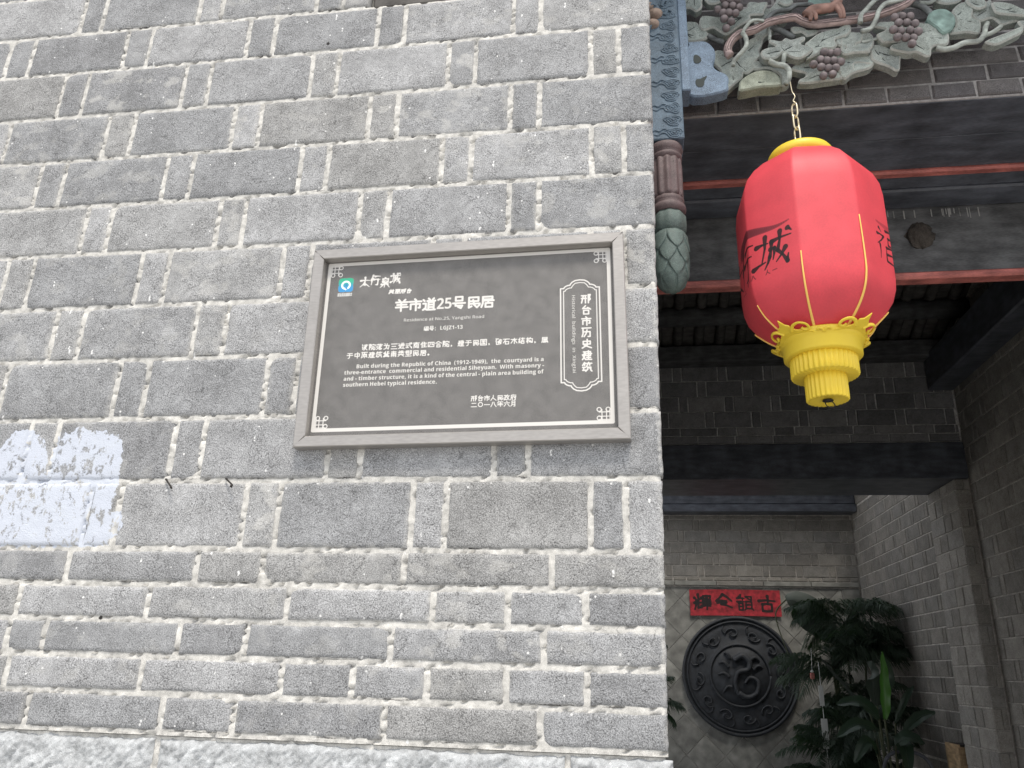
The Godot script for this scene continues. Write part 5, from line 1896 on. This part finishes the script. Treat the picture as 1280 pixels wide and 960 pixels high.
func build_plants() -> void:
	palm("tall dark feathery palm in the corner right of the medallion", Vector3(1.98, 0, -6.75), [[0.06, 0.0, 2.12, 17, 0.62, 0.20], [0.20, 0.06, 1.86, 14, 0.52, 0.18], [-0.12, 0.1, 1.74, 14, 0.60, 0.18], [0.08, 0.18, 1.50, 13, 0.52, 0.17], [0.20, 0.22, 1.25, 10, 0.46, 0.16]])
	palm("low dark palm with drooping fronds at the foot of the tall palm", Vector3(1.70, 0, -6.15), [[0.0, 0.0, 1.02, 13, 0.50, 0.15], [0.14, 0.05, 1.22, 12, 0.46, 0.15], [-0.04, -0.06, 0.82, 11, 0.44, 0.14], [0.26, 0.02, 0.95, 11, 0.44, 0.14]])
	palm("dark palm mostly hidden behind the corner of the brick front", Vector3(-0.03, 0, -6.2), [[0.0, 0.0, 1.75, 11, 0.50, 0.15], [0.06, 0.1, 1.35, 9, 0.48, 0.15]])

	var t := thing("broad_leaf_plant", "broad-leaved pot plant with one upright bright green leaf beside the pier", "plant", Vector3(2.02, 0, -5.72))
	planter(t, 0.17, 0.34)
	# upright young leaf
	part("young_leaf", blade(PackedVector3Array([Vector3(-0.02, 1.30, 0.05), Vector3(-0.018, 1.45, 0.06), Vector3(0.0, 1.62, 0.05), Vector3(0.025, 1.82, 0.03)]), 0.052, 0.75, Vector3(0.3, 0.1, 1)), M.fresh, t)
	part("stalk", tube(PackedVector3Array([Vector3(0.0, 0.3, 0.0), Vector3(-0.02, 1.31, 0.05)]), 0.010, 0.007, 8), M.stem, t)
	var leaves := [
		# stalk top, middle, tip, half width, pale
		[Vector3(0.05, 1.28, 0.06), Vector3(0.16, 1.47, 0.05), Vector3(0.24, 1.56, 0.02), 0.030, 0], [Vector3(0.10, 1.22, 0.08), Vector3(0.24, 1.33, 0.08), Vector3(0.37, 1.37, 0.04), 0.055, 0],
		[Vector3(0.02, 1.12, 0.10), Vector3(0.11, 1.18, 0.14), Vector3(0.22, 1.14, 0.16), 0.075, 0], [Vector3(-0.06, 1.30, 0.02), Vector3(-0.18, 1.42, 0.0), Vector3(-0.38, 1.40, 0.02), 0.075, 0],
		[Vector3(-0.05, 1.40, -0.02), Vector3(-0.06, 1.62, -0.03), Vector3(-0.08, 1.74, 0.10), 0.085, 1], [Vector3(-0.08, 1.22, 0.06), Vector3(-0.25, 1.26, 0.10), Vector3(-0.42, 1.16, 0.12), 0.065, 0],
		[Vector3(0.04, 1.02, 0.05), Vector3(0.08, 1.12, 0.12), Vector3(0.06, 0.92, 0.22), 0.07, 0], [Vector3(-0.10, 1.34, -0.06), Vector3(-0.30, 1.58, -0.10), Vector3(-0.44, 1.78, -0.14), 0.022, 1],
		[Vector3(0.0, 1.45, -0.05), Vector3(0.06, 1.62, -0.06), Vector3(0.05, 1.78, -0.02), 0.07, 0], [Vector3(-0.12, 1.05, 0.08), Vector3(-0.2, 1.14, 0.14), Vector3(-0.32, 0.98, 0.16), 0.06, 0],
	]
	for q in leaves:
		var lf := part("leaf", blade(PackedVector3Array([q[0], q[1], q[2]]), q[3], 0.28, Vector3(0.1, 0.7, 0.6)), M.broad_pale if q[4] else M.broad, t)
		part("stalk", tube(curve(PackedVector3Array([Vector3(q[0].x * 0.3, 0.32, q[0].z * 0.3), Vector3(q[0].x * 0.6, q[0].y * 0.7, q[0].z * 0.6), q[0]])), 0.009, 0.006, 7), M.stem, lf)

	t = thing("banana_plant", "banana plant with one large grey-green leaf leaning over the red banner", "plant", Vector3(2.05, 0, -7.25))
	planter(t, 0.2, 0.36)
	part("stem", tube(curve(PackedVector3Array([Vector3(0, 0.33, 0), Vector3(-0.02, 1.1, 0.02), Vector3(-0.05, 1.75, 0.05)])), 0.05, 0.02, 10), M.stem, t)
	part("leaf", blade(PackedVector3Array([Vector3(-0.02, 1.95, 0.10), Vector3(-0.18, 2.16, 0.12), Vector3(-0.36, 2.32, 0.14), Vector3(-0.48, 2.34, 0.18)]), 0.19, -0.25, Vector3(-0.35, 0.5, 1)), M.broad_pale, t)
	part("leaf", blade(PackedVector3Array([Vector3(-0.04, 1.7, 0.05), Vector3(0.1, 2.0, 0.10), Vector3(0.2, 2.25, 0.16)]), 0.11, 0.3, Vector3(0.2, 0.3, 1)), M.broad, t)
	part("stalk", tube(curve(PackedVector3Array([Vector3(-0.05, 1.75, 0.05), Vector3(-0.03, 1.86, 0.08), Vector3(-0.02, 1.96, 0.10)])), 0.018, 0.010, 8), M.stem, t)
	part("spathe", tube(curve(PackedVector3Array([Vector3(-0.48, 2.34, 0.18), Vector3(-0.60, 2.20, 0.22), Vector3(-0.56, 1.95, 0.26), Vector3(-0.50, 1.75, 0.30)])), 0.008, 0.004, 7), M.stem, t)

	t = thing("paper_tag", "narrow white card strip hanging among the low palm fronds", "tag", Vector3(1.585, 0.98, -5.95))
	part("card", box(Vector3(-0.022, 0.07, -0.002), Vector3(0.030, 0.30, 0.002), 0.0008), M.white_card, t)
	part("card", box(Vector3(-0.016, 0.40, -0.002), Vector3(0.022, 0.56, 0.002), 0.0008), M.white_card, t)
	part("cord", tube(PackedVector3Array([Vector3(0.004, 0.0, 0), Vector3(0.004, 0.75, 0)]), 0.003, 0.003, 5), M.white_card, t)
	t = thing("red_tassel", "tiny red and white charm hung in the palm beside the medallion", "charm", Vector3(1.53, 1.62, -5.95))
	part("red_knot", box(Vector3(-0.018, -0.03, -0.012), Vector3(0.016, 0.022, 0.012), 0.006), M.red_trim, t)
	part("white_bead", lathe([Vector2(0.0, 0.045), Vector2(0.012, 0.038), Vector2(0.014, 0.028), Vector2(0.0, 0.022)], 12), M.white_card, t)
	part("cord", tube(PackedVector3Array([Vector3(0, 0.04, 0), Vector3(0.01, 0.22, 0)]), 0.002, 0.002, 5), M.white_card, t)
